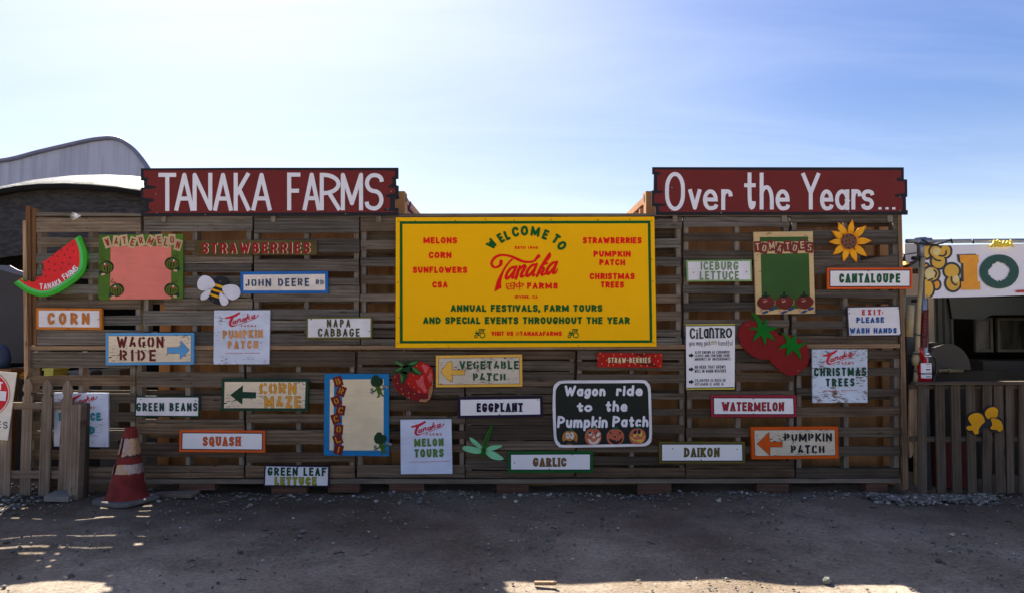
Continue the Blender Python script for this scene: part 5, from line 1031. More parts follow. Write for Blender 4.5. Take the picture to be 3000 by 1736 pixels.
# strawberry
SR = paint('strawberry red', rgb(176, 30, 24), var=.14, scale=6, chip=.03, chipc=(.3, .2, .15)); SD = paint('strawberry shadow red', rgb(116, 26, 30), var=.2, scale=8); SPK = paint('strawberry pink', rgb(204, 84, 88)); LG = paint('leaf dark green', rgb(26, 62, 30)); LL = paint('leaf light green', rgb(72, 118, 62)); WORN = paint('bare worn plywood', rgb(158, 122, 88), var=.3, scale=9)
so = spline([(175, 660), (190, 580), (300, 520), (480, 430), (600, 345), (680, 342), (770, 380), (835, 460), (855, 570), (850, 700), (845, 830), (800, 960), (730, 1012), (620, 1000), (480, 960), (330, 880), (220, 790)], True, 5)
t = cut('strawberry', 'red strawberry cutout with green leaves and a worn bare corner', cS(*so), SR, 'cutout', WALL - .004, .02, 'body')
layer(t, 'dark_side', SD, 1, lambda a: a.poly(cS(*(spline([(178, 660), (195, 580), (300, 540), (370, 640), (420, 720), (520, 800), (640, 855), (780, 870)], False, 4) + spline([(775, 960), (700, 985), (610, 995), (480, 955), (330, 876), (225, 790)], False, 4)))))
layer(t, 'pink_lights', SPK, 2, lambda a: [a.poly(cS(*p)) for p in (((652, 400), (720, 382), (780, 430), (740, 530), (715, 520), (690, 460)), ((690, 545), (640, 600), (565, 670), (600, 740), (665, 790), (700, 850), (745, 845), (720, 740), (690, 660)), ((838, 520), (790, 515), (760, 600), (800, 690), (835, 640)), ((605, 820), (645, 840), (630, 862), (598, 848)))])
layer(t, 'worn_corner', WORN, 2.5, lambda a: a.poly(cS((852, 630), (838, 640), (832, 740), (785, 800), (775, 880), (770, 955), (690, 965), (640, 960), (612, 1000), (730, 1010), (798, 958), (842, 830))))
layer(t, 'seeds', paint('strawberry seed gold', rgb(214, 136, 46)), 3, lambda a: [a.poly(ell(x, y, 1.5, 2.2, 15, 9)) for x, y in cS((688, 385), (575, 398), (713, 483), (810, 488), (770, 587), (652, 592), (572, 650), (522, 558), (672, 716), (442, 700), (535, 756), (737, 806), (612, 818), (810, 756), (210, 590), (255, 690), (320, 790), (442, 858), (345, 870), (540, 870), (450, 935))])
for pts, mt in (([(185, 500), (250, 440), (365, 425), (320, 480), (210, 520)], LG), ([(300, 510), (400, 500), (425, 580), (380, 660), (310, 702), (312, 610)], LG), ([(480, 425), (570, 440), (640, 500), (660, 548), (560, 550), (480, 500)], LG), ([(445, 350), (520, 315), (595, 310), (590, 360), (540, 410), (450, 412)], LG), ([(385, 285), (410, 290), (440, 400), (385, 420)], LG), ([(340, 400), (470, 400), (500, 470), (420, 540), (320, 510)], LG), ([(200, 345), (245, 325), (340, 370), (390, 425), (350, 425), (240, 370)], LL)):
    b = MB(); b.slab(cS(*spline(pts, True, 3)), t['_Y'] - .008, t['_Y'] - .0045); b.build('leaf', mt, t)
layer(t, 'leaf_lights', LL, 8, lambda a: [a.poly(cS(*spline(p, True, 3))) for p in ([(205, 495), (260, 445), (350, 430), (290, 480)], [(305, 540), (350, 600), (330, 680), (312, 640)], [(490, 430), (570, 450), (655, 545), (560, 510)], [(455, 360), (590, 318), (560, 370), (460, 385)], [(388, 300), (405, 295), (400, 330)])])
# dragonfly
DW = paint('mint green paint', rgb(128, 200, 152)); DB_ = paint('dark leaf green paint', rgb(42, 76, 26)); DE = paint('bright green edge', rgb(40, 120, 36))
t = cut('dragonfly', 'mint-winged dragonfly cutout with a dark green tail above the GARLIC sign', cD(*spline([(612, 580), (624, 600), (615, 680), (560, 850), (530, 960), (530, 1010), (512, 1050), (505, 1085), (470, 1100), (445, 1080), (450, 1000), (470, 945), (490, 900), (490, 850), (530, 740), (580, 640)], True, 4)), DE, 'cutout', WALL - .008, .014, 'body')
layer(t, 'body_field', DB_, 1, lambda a: (a.poly(cD(*spline([(610, 600), (605, 680), (550, 850), (525, 930), (500, 920), (505, 850), (545, 740), (590, 640)], True, 4))), a.poly(ell(*cD((490, 990))[0], 5.2, 8)), a.poly(ell(*cD((478, 1062))[0], 4.4, 5))))
for p in ([(255, 790), (310, 800), (400, 870), (465, 945), (450, 965), (400, 955), (290, 860)], [(140, 950), (180, 925), (280, 930), (400, 960), (455, 990), (445, 1040), (350, 1050), (220, 1020), (150, 985)], [(530, 965), (600, 925), (700, 910), (795, 920), (720, 970), (620, 1000), (560, 1000), (530, 1010)], [(515, 1030), (560, 1000), (660, 1020), (760, 1080), (818, 1140), (740, 1158), (640, 1140), (560, 1090)]):
    b = MB(); b.slab(cD(*spline(p, True, 4)), WALL - .006, WALL - .003); b.build('wing', DW, t)
# pair of tomatoes
TR = paint('deep tomato red paint', rgb(122, 22, 24), .55, .08); TG = paint('vivid green paint', rgb(0, 106, 24), .55, .1)
tp = spline([(985, 540), (1010, 440), (1060, 360), (1130, 320), (1220, 315), (1320, 345), (1420, 400), (1530, 460), (1590, 490), (1640, 542), (1720, 530), (1830, 545), (1950, 610), (2060, 690), (2105, 800), (2110, 900), (2080, 1010), (2000, 1100), (1920, 1165), (1830, 1185), (1740, 1165), (1620, 1080), (1530, 1000), (1465, 930), (1380, 928), (1250, 890), (1120, 800), (1030, 690)], True, 4)
t = cut('tomato_pair', 'two overlapping deep red tomatoes cutout with vivid green leaves', cC(*tp), TR, 'cutout', WALL - .004, .02, 'body')
for p in ([(1188, 178), (1250, 215), (1310, 260), (1350, 320), (1382, 390), (1410, 330), (1438, 268), (1447, 320), (1440, 420), (1540, 410), (1622, 428), (1540, 460), (1470, 492), (1530, 560), (1575, 635), (1480, 590), (1432, 560), (1428, 640), (1415, 715), (1385, 630), (1352, 545), (1280, 590), (1215, 652), (1240, 570), (1300, 470), (1220, 450), (1140, 445), (1220, 420), (1300, 425), (1295, 370), (1240, 260)], [(1662, 495), (1720, 520), (1780, 560), (1830, 605), (1865, 550), (1890, 508), (1902, 580), (1920, 685), (2000, 665), (2080, 658), (2010, 710), (1945, 770), (1975, 840), (1982, 945), (1930, 860), (1858, 785), (1800, 830), (1752, 882), (1755, 810), (1768, 745), (1690, 745), (1615, 768), (1680, 700), (1758, 665), (1735, 580)]):
    b = MB(); b.slab(cC(*p), t['_Y'] - .012, t['_Y'] - .001); b.build('leaf', TG, t)
layer(t, 'screw_heads', m_screw, 1, lambda a: a.dots(cC((1135, 378), (1938, 1102)), 1.3))
# sunflower
SFY = paint('sunflower yellow paint', rgb(244, 172, 36)); SFO = paint('sunflower orange edge', rgb(236, 148, 16)); SFB = paint('sunflower brown paint', rgb(116, 78, 58))
pet = []
CX, CYp = 1548, 338
for tip, wd in (((1598, 14), 46), ((1802, 105), 52), ((1880, 328), 52), ((1812, 560), 52), ((1660, 648), 50), ((1465, 638), 50), ((1310, 535), 52), ((1250, 345), 46), ((1296, 185), 50), ((1388, 58), 50)):
    d = Vector((tip[0] - CX, tip[1] - CYp)); L_ = d.length; d /= L_; n_ = Vector((-d.y, d.x))
    pet.append([(CX + d.x * L_ * f + n_.x * wd * s_, CYp + d.y * L_ * f + n_.y * wd * s_) for f, s_ in ((.3, .75), (.5, .95), (.68, .9), (.86, .45), (1, 0), (.86, -.45), (.68, -.9), (.5, -.95), (.3, -.75))])
t = thing('sunflower', P(*cT((CX, 648))[0], WALL - .02), 'yellow sunflower cutout with a brown dotted centre at the wall\'s upper right', 'cutout'); t['_Y'] = WALL - .02
for p in pet:
    b = MB(); b.slab(cT(*p), WALL - .018, WALL - .004); pe = b.build('petal', SFO, t)
    a = Art(WALL - .018, 1); a.poly(cT(*[(CX + (x - CX) * .95 + 0, CYp + (y - CYp) * .95) for x, y in p[1:4]] + [(CX + (p[4][0] - CX) * .9, CYp + (p[4][1] - CYp) * .9)] + [(CX + (x - CX) * .95, CYp + (y - CYp) * .95) for x, y in p[5:8]])); a.build('petal_field', SFY, pe)
b = MB(); b.slab(ell(*cT((CX, CYp))[0], 23, 23.2), WALL - .026, WALL - .018); sc_ = b.build('centre', SFB, t)
a = Art(WALL - .026, 1); a.dots(cT((1465, 284), (1520, 268), (1580, 250), (1626, 294), (1505, 332), (1555, 320), (1450, 352), (1612, 352), (1498, 390), (1558, 382), (1620, 410), (1538, 434)), 2.3); a.build('dots', BLK, sc_)

# ------------------------------------------------------------------ left foreground: cone, picket fence, no-entry sign
CO = plain('faded red orange rubber', rgb(110, 38, 34), .75, .2, 0, .4, 9, .15); CB_ = plain('dusty grey rubber base', (.13, .12, .11), .85, .2, 0, .2, 9, .3)
n = NT('torn reflective sleeve'); cr_ = n.noise(n.coord((30, 30, 24)), 1, 4, .6); n.bump(cr_, .9, .01)
m_ref = n.done(n.mix(n.ramp(n.noise(n.coord((9, 9, 5)), 1, 3), .4, .6), rgb(150, 132, 126), rgb(164, 124, 84)), .26, .6, .35)
cb = G(371, 1466); 
H = P(383, 1248, cb[1] + .02)[2]
t = thing('traffic_cone', (cb[0], cb[1], 0), 'faded red traffic cone with two torn reflective bands at the wall\'s left foot', 'traffic cone')
ln_ = ((P(383, 1248, cb[1])[0] - cb[0]) / H, .01)
r0, r1 = .165, .044
def rad(z): return r1 + (r0 - r1) * (1 - (z - .04) / (H - .04))
b = MB(); b.lathe([(r0 + .018, .036), (r0 + .008, .05), (r0 - .002, .075)] + [(rad(H * f), H * f) for f in (.2, .4, .6, .8, .94)] + [(r1 + .003, H * .985), (r1 - .01, H), (r1 - .02, H - .004), (r1 - .024, H * .8), (r1 - .022, H * .5)], cb, 32, 0, ln_); b.build('cone_body', CO, t)
b = MB(); rr_ = .268; cs_ = []
for k in range(4):
    a0 = R(-68 + 90 * k); 
    for da in (-9, 9): cs_.append((cb[0] + rr_ * 1.0 * math.cos(a0 + R(da)), cb[1] + rr_ * 1.0 * math.sin(a0 + R(da))))
b.add([(x, y, .002) for x, y in cs_] + [(x, y, .028) for x, y in cs_] + [(cb[0] + (x - cb[0]) * .96, cb[1] + (y - cb[1]) * .96, .036) for x, y in cs_], [list(range(7, -1, -1)), list(range(16, 24))] + [(o_ + i, o_ + (i + 1) % 8, o_ + 8 + (i + 1) % 8, o_ + 8 + i) for o_ in (0, 8) for i in range(8)]); b.build('base', CB_, t)
def band(z0, z1, jag, gapa, seed):
    rn = random.Random(seed); b = MB(); N = 40; vs = []
    for k in range(N + 1):
        a = R(-90 + gapa + (360 - 14) * k / N); zt_ = z1 - jag * rn.random() * .5; zb_ = z0 + jag * (rn.random() - .3)
        fl = .016 if k in (0, 1, N, N - 1) else .006 + .003 * rn.random()
        for z in (zb_, (zt_ + zb_) / 2, zt_):
            r_ = rad(z) + fl; vs.append((cb[0] + ln_[0] * z + r_ * math.cos(a), cb[1] + ln_[1] * z + r_ * math.sin(a), z))
    b.add(vs, [(k * 3 + j, k * 3 + 3 + j, k * 3 + 4 + j, k * 3 + 1 + j) for k in range(N) for j in range(2)], smooth=True); b.build('reflective_band', m_ref, t)
band(H * .625, H * .865, .03, -8, 4); band(H * .385, H * .52, .016, -22, 9)
b = MB(); b.lathe([(rad(H * .61) + .009, H * .612), (rad(H * .625) + .009, H * .626)], cb, 24, 0, ln_); b.build('adhesive_line', m_hole, t)

def picket(cx, top, bot, w0, Y, lean):
    """gothic fence picket outline in photo pixels"""
    hw = w0 / 2; s = 1.0
    pr = [(-.26, 0), (-.48, 5), (-.80, 17), (-.98, 29), (-1.0, 34), (-.76, 38), (-.64, 44), (-.76, 50), (-1.0, 54)]
    L_ = [(cx + a * hw + lean * (y / (bot - top)), top + y) for a, y in pr]; Rr = [(cx - a * hw + lean * (y / (bot - top)), top + y) for a, y in pr]
    return L_ + [(cx - hw * 1.04 + lean, bot), (cx + hw * 1.04 + lean, bot)] + Rr[::-1]
t = thing('picket_fence', G(110, 1455), 'bare wooden gothic picket fence section at the wall\'s left end', 'fence')
PY = []
for cx, top, bot, wd, lean in ((2 + 16, 1104, 1449, 30, -6), (82, 1108, 1447, 30, -10), (139, 1111, 1449, 31, -11), (198, 1114, 1450, 31, -14)):
    Y = G(cx, bot)[1]; PY.append(Y); b = MB(); b.slab(picket(cx, top, bot + 3, wd, Y, lean), Y, Y + .018, 0, rp_.uniform(.9, 1.12), axis=1); b.build('picket', m_picket, t)
for y0, y1 in ((1178, 1198), (1379, 1401)):
    b = MB(); b.slab([(-40, y0), (236, y0 - 1), (236, y1), (-40, y1 - 1)], PY[0] + .02, PY[0] + .055, 0, .9); b.build('rail', m_picket, t)
Y = G(222, 1463)[1]; b = MB(); b.slab([(206, 1184), (238, 1184), (226, 1468), (197, 1466)], Y, Y + .09, 0, 1.05, axis=1); b.build('post', m_picket, t)
b = MB(); b.slab([(241, 1180), (257, 1181), (252, 1455), (233, 1455)], Y + .1, Y + .14, 0, .35, axis=1); b.build('post_side_shade', m_picket, t)  # side face of the post as a slab, its shade put into the tint
NY = G(18, 1449)[1] - .04
t = thing('no_entry_sign', P(0, 1290, NY), 'worn white board with a red no-entry disc tied to the picket fence', 'sign')
RY = paint('rust-stained white paint', rgb(226, 218, 204), var=.2, scale=7); q = [(-130, 1076), (49, 1091), (22, 1289), (-150, 1268)]
b = MB(); b.slab(q, NY - .006, NY); b.build('panel', RY, t); t['_Y'] = NY - .006
NR = paint('sign disc red', rgb(204, 40, 52), .45, .08)
layer(t, 'outer_ring', NR, 1, lambda a: a.ring(ell(-37, 1152, 67, 67, 0, 48), ell(-37, 1152, 65, 65, 0, 48)))
layer(t, 'disc', NR, 1, lambda a: a.poly(ell(-37, 1152, 61.5, 61.5, 0, 48)))
layer(t, 'bar', WL, 2, lambda a: a.poly([(-88, 1138), (19, 1145), (16, 1173), (-90, 1164)]))
layer(t, 'disc_lettering', WL, 2, lambda a: a.glyph('T', -7, 1117, 15, 23, 5, cap='butt'))
layer(t, 'lettering', paint('navy lettering', (.05, .055, .11)), 2, lambda a: (a.glyph('E', -9, 1232, 12, 20, 3.2), a.glyph('S', 9, 1234, 13, 20, 3.0)))

# ------------------------------------------------------------------ right end: stand with a banner, fence, extinguisher
BY_ = 7.05
STL = plain('galvanised pipe', (.26, .28, .32), .4, .5, .7, .2, 5); TAPE = plain('black tape', (.015, .015, .018), .5); CREAM = plain('aged cream plastic pipe', rgb(168, 152, 116), .6, .25, 0, .2, 7)
XR = P(3260, 0, BY_)[0]
t = thing('booth_frame', P(2685, 1435, BY_), 'galvanised pipe frame of the stand carrying the white popcorn banner', 'frame')
b = MB(); zb_ = P(0, 707, BY_)[2]; xl = P(2640, 0, BY_)[0]; xp = P(2685, 0, BY_)[0]
b.tube([(xl, BY_, zb_), (XR, BY_, zb_ + .01)], .021, 10); b.build('top_pipe', STL, t)
b = MB(); b.tube([(xp, BY_, zb_), (xp + .005, BY_, 0)], .034, 12); b.build('corner_pole', STL, t)
b = MB(); b.tube([(xp, BY_, zb_ + .035), (xp + .002, BY_, zb_ - .18)], .046, 12); b.tube([(xp - .06, BY_, zb_), (xp + .09, BY_, zb_)], .034, 12); b.build('corner_joint', STL, t)
b = MB(); b.tube([P(2645, 784, BY_ + .3), P(2700, 756, BY_ + .05)], .02, 10); b.build('brace', STL, t)
b = MB()
for py in (880, 756): b.tube([P(2683, py - 4, BY_), P(2683, py + 5, BY_)], .041, 12)
b.build('tape', TAPE, t)
b = MB(); b.tube([(XR, BY_, zb_), (XR, BY_, 0)], .034, 12); b.build('far_pole', STL, t)
b = MB(); b.tube([P(2704, 756, BY_ - .05), P(2692, 900, BY_ - .06), P(2684, 1120, BY_ - .07), P(2682, 1420, BY_ - .07)], .021, 10)
tag(b.build('plastic_pipe', CREAM, None, P(2690, 1420, BY_ - .07)), 'long slim cream plastic pipe strapped to the galvanised corner pole', 'pipe')
b = MB(); b.tube([P(2667, 893, BY_ - .06), P(2662, 985, BY_ - .06)], .038, 14); tag(b.build('pipe_sleeve', CREAM, None, P(2665, 985, BY_)), 'short thick cream sleeve beside the right wall post', 'pipe')
b = MB(); b.tube([P(2684, 1030, BY_ - .09), P(2682, 1050, BY_ - .1), P(2682, 1068, BY_ - .09)], [.026, .036, .026], 12); b.tube([P(2688, 1082, BY_ - .09), P(2684, 1122, BY_ - .09)], .03, 12)
tag(b.build('foam_wrap', plain('dirty cream foam', rgb(160, 148, 116), .8, .2, 0, .25, 12), None, P(2682, 1122, BY_)), 'dirty cream foam wrapped low on the pole left of the red extinguisher', 'foam wrap')
b = MB()
for a_, c_ in (((2640, 1030), (2696, 1036)), ((2676, 977), (2712, 982)), ((2672, 1083), (2702, 1086))): b.tube([P(*a_, BY_ - .115), P((a_[0] + c_[0]) / 2, a_[1] + 4, BY_ - .14), P(*c_, BY_ - .115)], .006, 6)
tag(b.build('strap', TAPE, None, P(2680, 1086, BY_ - .1)), 'black straps binding the cream pipe to the corner pole', 'strap')
# banner
n = NT('glossy white vinyl'); n.bump(n.noise(n.coord((2.2, 2, 5)), 1, 3), .3, .05); m_vin = n.done(rgb(222, 220, 226), .35, .4)
BN = BY_ - .05
t = thing('banner', P(2860, 870, BN), 'white vinyl banner with cartoon popcorn and the letters I and O at the right', 'banner')
def bw(px, py): return (px, py)
b = MB(); q = [(2708, 720), (2780, 718), (2900, 716), (3010, 714), (3250, 712), (3250, 860), (3010, 864), (2900, 868), (2780, 871), (2710, 872), (2709, 800)]; b.slab(q, BN, BN + .004); b.build('sheet', m_vin, t); t['_Y'] = BN
VB = plain('printed black', (.02, .02, .024), .4); VY_ = plain('printed corn yellow', rgb(214, 166, 48), .4); VP = plain('printed pale yellow', rgb(216, 196, 130), .4); VO = plain('printed orange', rgb(226, 150, 20), .4); VG_ = plain('painted bottle green', rgb(16, 72, 62), .45)
def clipx(p): return [(max(x, 2709.5), min(max(y, 719.5), 871)) for x, y in p]
def pop(lv, grow, mt, nm, items):
    a = Art(BN, lv)
    for x, y, rx, ry in items:
        c_ = cRB2((x, y))[0]; a.poly(clipx(ell(*c_, rx / 6.076 + grow, ry / 6.076 + grow, 0, 26)))
    a.build(nm, mt, t)
K1 = [(520, 340, 70, 118), (700, 340, 120, 110), (850, 340, 88, 105), (725, 520, 118, 122)]; K2 = [(600, 745, 128, 118), (510, 1000, 120, 160)]; K3 = [(690, 935, 55, 70)]; K4 = [(960, 690, 128, 118), (985, 905, 120, 130)]; K5 = [(505, 600, 30, 26)]
pop(1, 6.0, VB, 'popcorn_outline', K3 + K5); pop(2, 0, VO, 'popcorn_back', K3 + K5); pop(3, 6.4, VB, 'popcorn_outline', K1 + K2 + K4); pop(4, 0, VY_, 'popcorn', K1 + K2 + K4)
pop(5, 0, VP, 'popcorn_light', [(690, 345, 68, 70), (575, 745, 92, 110), (1040, 835, 58, 65)])
a = Art(BN, 6)
for p in ([(600, 430), (560, 360), (580, 280), (640, 240), (710, 240), (770, 275)], [(745, 420), (810, 425), (860, 390), (862, 340)], [(640, 465), (690, 500), (760, 510)], [(650, 680), (690, 730), (665, 800)], [(545, 860), (620, 830)], [(955, 800), (965, 880), (1010, 930), (1050, 935)]): a.ribbon(spline(cRB2(*p), False, 4), 5.0)
a.build('popcorn_lines', VB, t)
def I_(dx, dy): return cRB(*[(x + dx, y + dy) for x, y in ((615, 255), (778, 252), (780, 322), (768, 324), (770, 478), (792, 478), (794, 548), (630, 550), (628, 482), (652, 480), (648, 325), (625, 322))])
layer(t, 'letter_shadow', VB, 7, lambda a: a.poly(cRB((594, 250), (755, 244), (757, 256), (640, 262), (650, 330), (652, 480), (630, 520), (628, 478), (632, 330), (604, 310))))
layer(t, 'letter', VO, 8, lambda a: a.poly(I_(0, 0)))
oo = cRB(*[(955 + 172 * math.cos(q_) * (1.0 if abs(math.cos(q_)) < .6 else .98), 395 + 145 * math.sin(q_)) for q_ in (2 * math.pi * k / 40 for k in range(40))])
rn = random.Random(8); oi = cRB(*[(955 + (88 + 14 * (rn.random() - .5) + 9 * math.cos(4 * q_ + .7)) * math.cos(q_), 395 + (80 + 16 * (rn.random() - .5)) * math.sin(q_)) for q_ in (2 * math.pi * k / 40 for k in range(40))])
layer(t, 'letter', VG_, 7, lambda a: a.ring(oo, oi))
layer(t, 'red_swash', plain('printed red', rgb(170, 34, 40), .4), 7, lambda a: a.poly(cRB((1088, 560), (1110, 552), (1230, 545), (1330, 556), (1320, 580), (1200, 572), (1105, 572))))
b = MB()
for x, y in ((2713, 720), (2714, 867)): b.tube([P(x, y, BN - .001), P(x, y, BN - .006)], .011, 12)
b.build('grommets', m_screw, t)
b = MB()
for k in range(16):
    x = 2935 + rp_.uniform(-26, 30); b.tube([P(x, 706 + rp_.uniform(-4, 4), BN - .03), P(x + rp_.uniform(-12, 12), 715, BN - .035), P(x + rp_.uniform(-16, 16), 723, BN - .03)], [.008, .014, .005], 5)
tag(b.build('ribbon', plain('yellow ribbon', rgb(232, 206, 70), .5), None, P(2935, 722, BN)), 'bunched yellow ribbon tied on the pipe above the banner', 'ribbon')
b = MB()
for x0, y0, x1, y1 in ((2695, 712, 2740, 716), (2740, 716, 2786, 702), (2786, 700, 2790, 712), (2850, 702, 2852, 712), (2740, 718, 2700, 702)): b.tube([P(x0, y0, BN - .02), P((x0 + x1) / 2, (y0 + y1) / 2 + 3, BN - .03), P(x1, y1, BN - .02)], .009, 6)
tag(b.build('cable', TAPE, None, P(2740, 716, BN)), 'black cable looped along the pipe over the popcorn banner', 'cable')
# string light
t = thing('string_light', P(2649, 776, BY_ + .25), 'lit amber bulb on a black string at the wall\'s right end', 'light')
b = MB(); b.tube([P(2640, 742, BY_ + .25), P(2650, 746, BY_ + .25), P(2685, 741, BY_ + .05)], .005, 6); b.tube([P(2649, 746, BY_ + .25), P(2649, 766, BY_ + .25)], [.006, .018], 8); b.build('cord', TAPE, t)
em = bpy.data.materials.new('amber bulb glow'); em.use_nodes = True; e_ = em.node_tree.nodes['Principled BSDF']; e_.inputs['Base Color'].default_value = (.9, .35, .05, 1); e_.inputs['Emission Color'].default_value = (1, .42, .08, 1); e_.inputs['Emission Strength'].default_value = 1.6
b = MB(); b.tube([P(2649, 767, BY_ + .25), P(2649, 771, BY_ + .25), P(2649, 776, BY_ + .25)], [.012, .017, .006], 10); b.build('bulb', em, t)
# the stand's body
DK = plain('dark green painted steel', (.012, .016, .014), .5, .3); DKB = plain('dark brown grey wall', (.022, .02, .016), .8, .2, 0, .4, 2)
t = thing('food_stand', P(2880, 1430, 8.6), 'dark roofed food stand behind the banner and the right fence', 'stand')
xa, xb = P(2716, 0, 7.6)[0], XR + .2
b = MB(); b.box((xa + .1, 9.3, 0), (xb, 9.36, 2.25)); b.build('back_wall', DKB, t)
b = MB(); b.box((xa + .05, 7.3, 2.18), (xb, 9.5, 2.24)); b.build('roof', DK, t)
b = MB(); b.slab([(2780, 872), (3300, 866), (3300, 920), (2905, 922), (2880, 935), (2790, 932)], 7.9, 7.94); b.build('awning', DK, t)
b = MB(); b.box((xb - .05, 7.3, 0), (xb, 9.3, 2.18)); b.build('side_wall', DKB, t)
FRM = plain('dull window frame', (.06, .058, .045), .6); 
for x0, x1 in ((2835, 2885), (2898, 3010)):
    b = MB(); f0, f1 = P(x0, 0, 8.3)[0], P(x1, 0, 8.3)[0]; z0, z1 = P(0, 1030, 8.3)[2], P(0, 930, 8.3)[2]
    for lo, hi, ax in (((f0, 8.3, z0), (f0 + .03, 8.34, z1), 2), ((f1 - .03, 8.3, z0), (f1, 8.34, z1), 2), ((f0 + .032, 8.3, z0), (f1 - .032, 8.34, z0 + .03), 0), ((f0 + .032, 8.3, z1 - .03), (f1 - .032, 8.34, z1), 0)): b.box(lo, hi, 0, 1, ax)
    wf = b.build('window_frame', FRM, t)
    gl = NT('dusty window pane'); gm = gl.done(gl.mix(gl.ramp(gl.noise(gl.coord((9, 9, 2)), 1, 5), .4, .7), (.010, .010, .008), (.05, .045, .033)), .25, .5)
    b = MB(); b.box((f0 + .03, 8.315, z0 + .03), (f1 - .03, 8.32, z1 - .03)); b.build('pane', gm, wf)
b = MB(); zc = P(0, 1056, 8.0)[2]; b.box((P(2845, 0, 8.0)[0], 7.95, zc - .16), (xb - .06, 8.5, zc)); b.build('counter', plain('worn dark counter', (.03, .029, .026), .7, .2), t)
b = MB(); b.box((P(2780, 0, 7.7)[0], 7.7, 0), (xb - .06, 7.74, P(0, 1085, 7.7)[2])); b.build('lower_panel', DKB, t)
b = MB(); corr_wall(b, (P(2716, 0, 7.95)[0], 7.95), (P(2772, 0, 7.95)[0], 7.95), .0, P(0, 872, 7.95)[2], (0, -1), .07, .02)
tag(b.build('corrugated_sheet', plain('greenish galvanised sheet', (.028, .03, .026), .6, .3, .2), None, (P(2744, 0, 7.95)[0], 7.95, 0)), 'upright greenish corrugated sheet behind the fire extinguisher', 'sheet')
t = thing('roaster_drum', P(2790, 1085, 7.6), 'large dull half-round metal roaster hood behind the right fence', 'roaster')
b = MB(); prf = [(2712, 1080)] + [(2778 - 66 * math.cos(q_), 1082 - 76 * math.sin(q_)) for q_ in (math.pi * k / 20 for k in range(21))]; DR = plain('dull brown metal', (.034, .03, .024), .5, .4, .3, .2, 4); b.slab(prf[1:], 7.5, 7.52); b.build('end_cap', DR, t)
b = MB(); ar = [P(2778 - 66 * math.cos(math.pi * k / 20), 1082 - 76 * math.sin(math.pi * k / 20), 7.52) for k in range(21)]; b.add(ar + [(x + .12, 8.05, z + .01) for x, y, z in ar], [(i, i + 21, i + 22, i + 1) for i in range(20)], smooth=True); b.build('hood', DR, t)
b = MB(); b.tube([P(2735, 1085, 7.46), P(2820, 1085, 7.46)], .022, 10); b.tube([P(2746, 1085, 7.46), P(2752, 1085, 7.46)], .032, 10); b.tube([P(2775, 1085, 7.46), P(2783, 1085, 7.46)], .032, 10); b.build('handle_bar', plain('tarnished brass', (.14, .12, .07), .5, .4, .5), t)
b = MB(); b.box((P(2715, 0, 7.5)[0], 7.52, 0), (P(2846, 0, 7.5)[0], 8.0, P(0, 1088, 7.5)[2]), 0); b.build('cabinet', DKB, t)
b = MB(); b.box((P(2636, 0, 8.8)[0], 8.8, .0), (P(2735, 0, 8.8)[0], 8.86, P(0, 714, 8.8)[2])); 
tag(b.build('cream_wall', plain('cream canvas wall', rgb(222, 206, 190), .8, .2, 0, .06, 2), None, (P(2690, 0, 8.8)[0], 8.8, 0)), 'cream canvas wall seen in the gap between the wall\'s end and the banner', 'canvas wall')
b = MB(); b.box((P(2636, 0, 7.9)[0], 7.9, P(0, 1440, 7.9)[2] * 0), (P(2700, 0, 7.9)[0], 7.95, P(0, 866, 7.9)[2])); tag(b.build('metal_panel', plain('grey metal panel', (.03, .032, .036), .5, .4, .3), None, (P(2668, 0, 7.9)[0], 7.9, 0)), 'dark grey metal panel low in the gap beside the right wall post', 'panel')
# vertical red sign and extinguisher
VR = paint('dull dark red paint', rgb(86, 34, 34)); VT = paint('faded grey red letters', rgb(134, 92, 88))
vq = cRE((412, 150), (490, 140), (470, 740), (375, 740)); Yv = 6.98
t = thing('narrow_sign', P(*vq[2], Yv), 'narrow dull red upright sign with faded letters behind the extinguisher', 'sign'); b = MB(); b.slab(vq, Yv, Yv + .012); b.build('panel', VR, t); t['_Y'] = Yv
def vt(a):
    for i, ch in enumerate('CHICKEN END'):
        if ch == ' ': continue
        c_ = cRE((440 - i * 1.8, 205 + i * 52))[0]; a.glyph(ch, c_[0] - 3, c_[1] - 3, 6, 6, 1.1, tf=lambda X, Y: (c_[0] - (Y - c_[1]), c_[1] + (X - c_[0]))); a.k += 3
layer(t, 'lettering', VT, 1, vt)
b = MB(); b.slab(cRE((358, 170), (400, 200), (385, 480), (340, 700), (335, 400)), Yv + .02, Yv + .03); tag(b.build('red_strip', plain('red plastic', rgb(130, 18, 24), .45), None, P(2697, 1005, Yv)), 'bright red strip hanging between the cream pipe and the narrow red sign', 'strip')
EY = 6.93; ex = P(*cRE((425, 1290))[0], EY); z0 = P(*cRE((425, 1300))[0], EY)[2]; z1 = P(*cRE((425, 985))[0], EY)[2]
t = thing('fire_extinguisher', (ex[0], EY, z0), 'red fire extinguisher with a white label behind the top of the right fence', 'fire extinguisher')
XR_ = plain('extinguisher red enamel', rgb(178, 18, 30), .3, .5, 0, .05); r_ = .062
b = MB(); b.lathe([(0, 0), (r_, .004), (r_, z1 - z0 - .04), (r_ * .85, z1 - z0 - .012), (r_ * .4, z1 - z0), (.022, z1 - z0 + .05), (0, z1 - z0 + .05)], (ex[0], EY, z0), 24); b.build('cylinder', XR_, t)
b = MB(); vs = []
for k in range(9):
    a_ = R(-150 + 12 * k + 5); vs += [(ex[0] + (r_ + .002) * math.cos(a_), EY + (r_ + .002) * math.sin(a_), z) for z in (z0 + .05, z0 + .19)]
b.add(vs, [(2 * k, 2 * k + 2, 2 * k + 3, 2 * k + 1) for k in range(8)], smooth=True); b.build('label', WL, t)
b = MB()
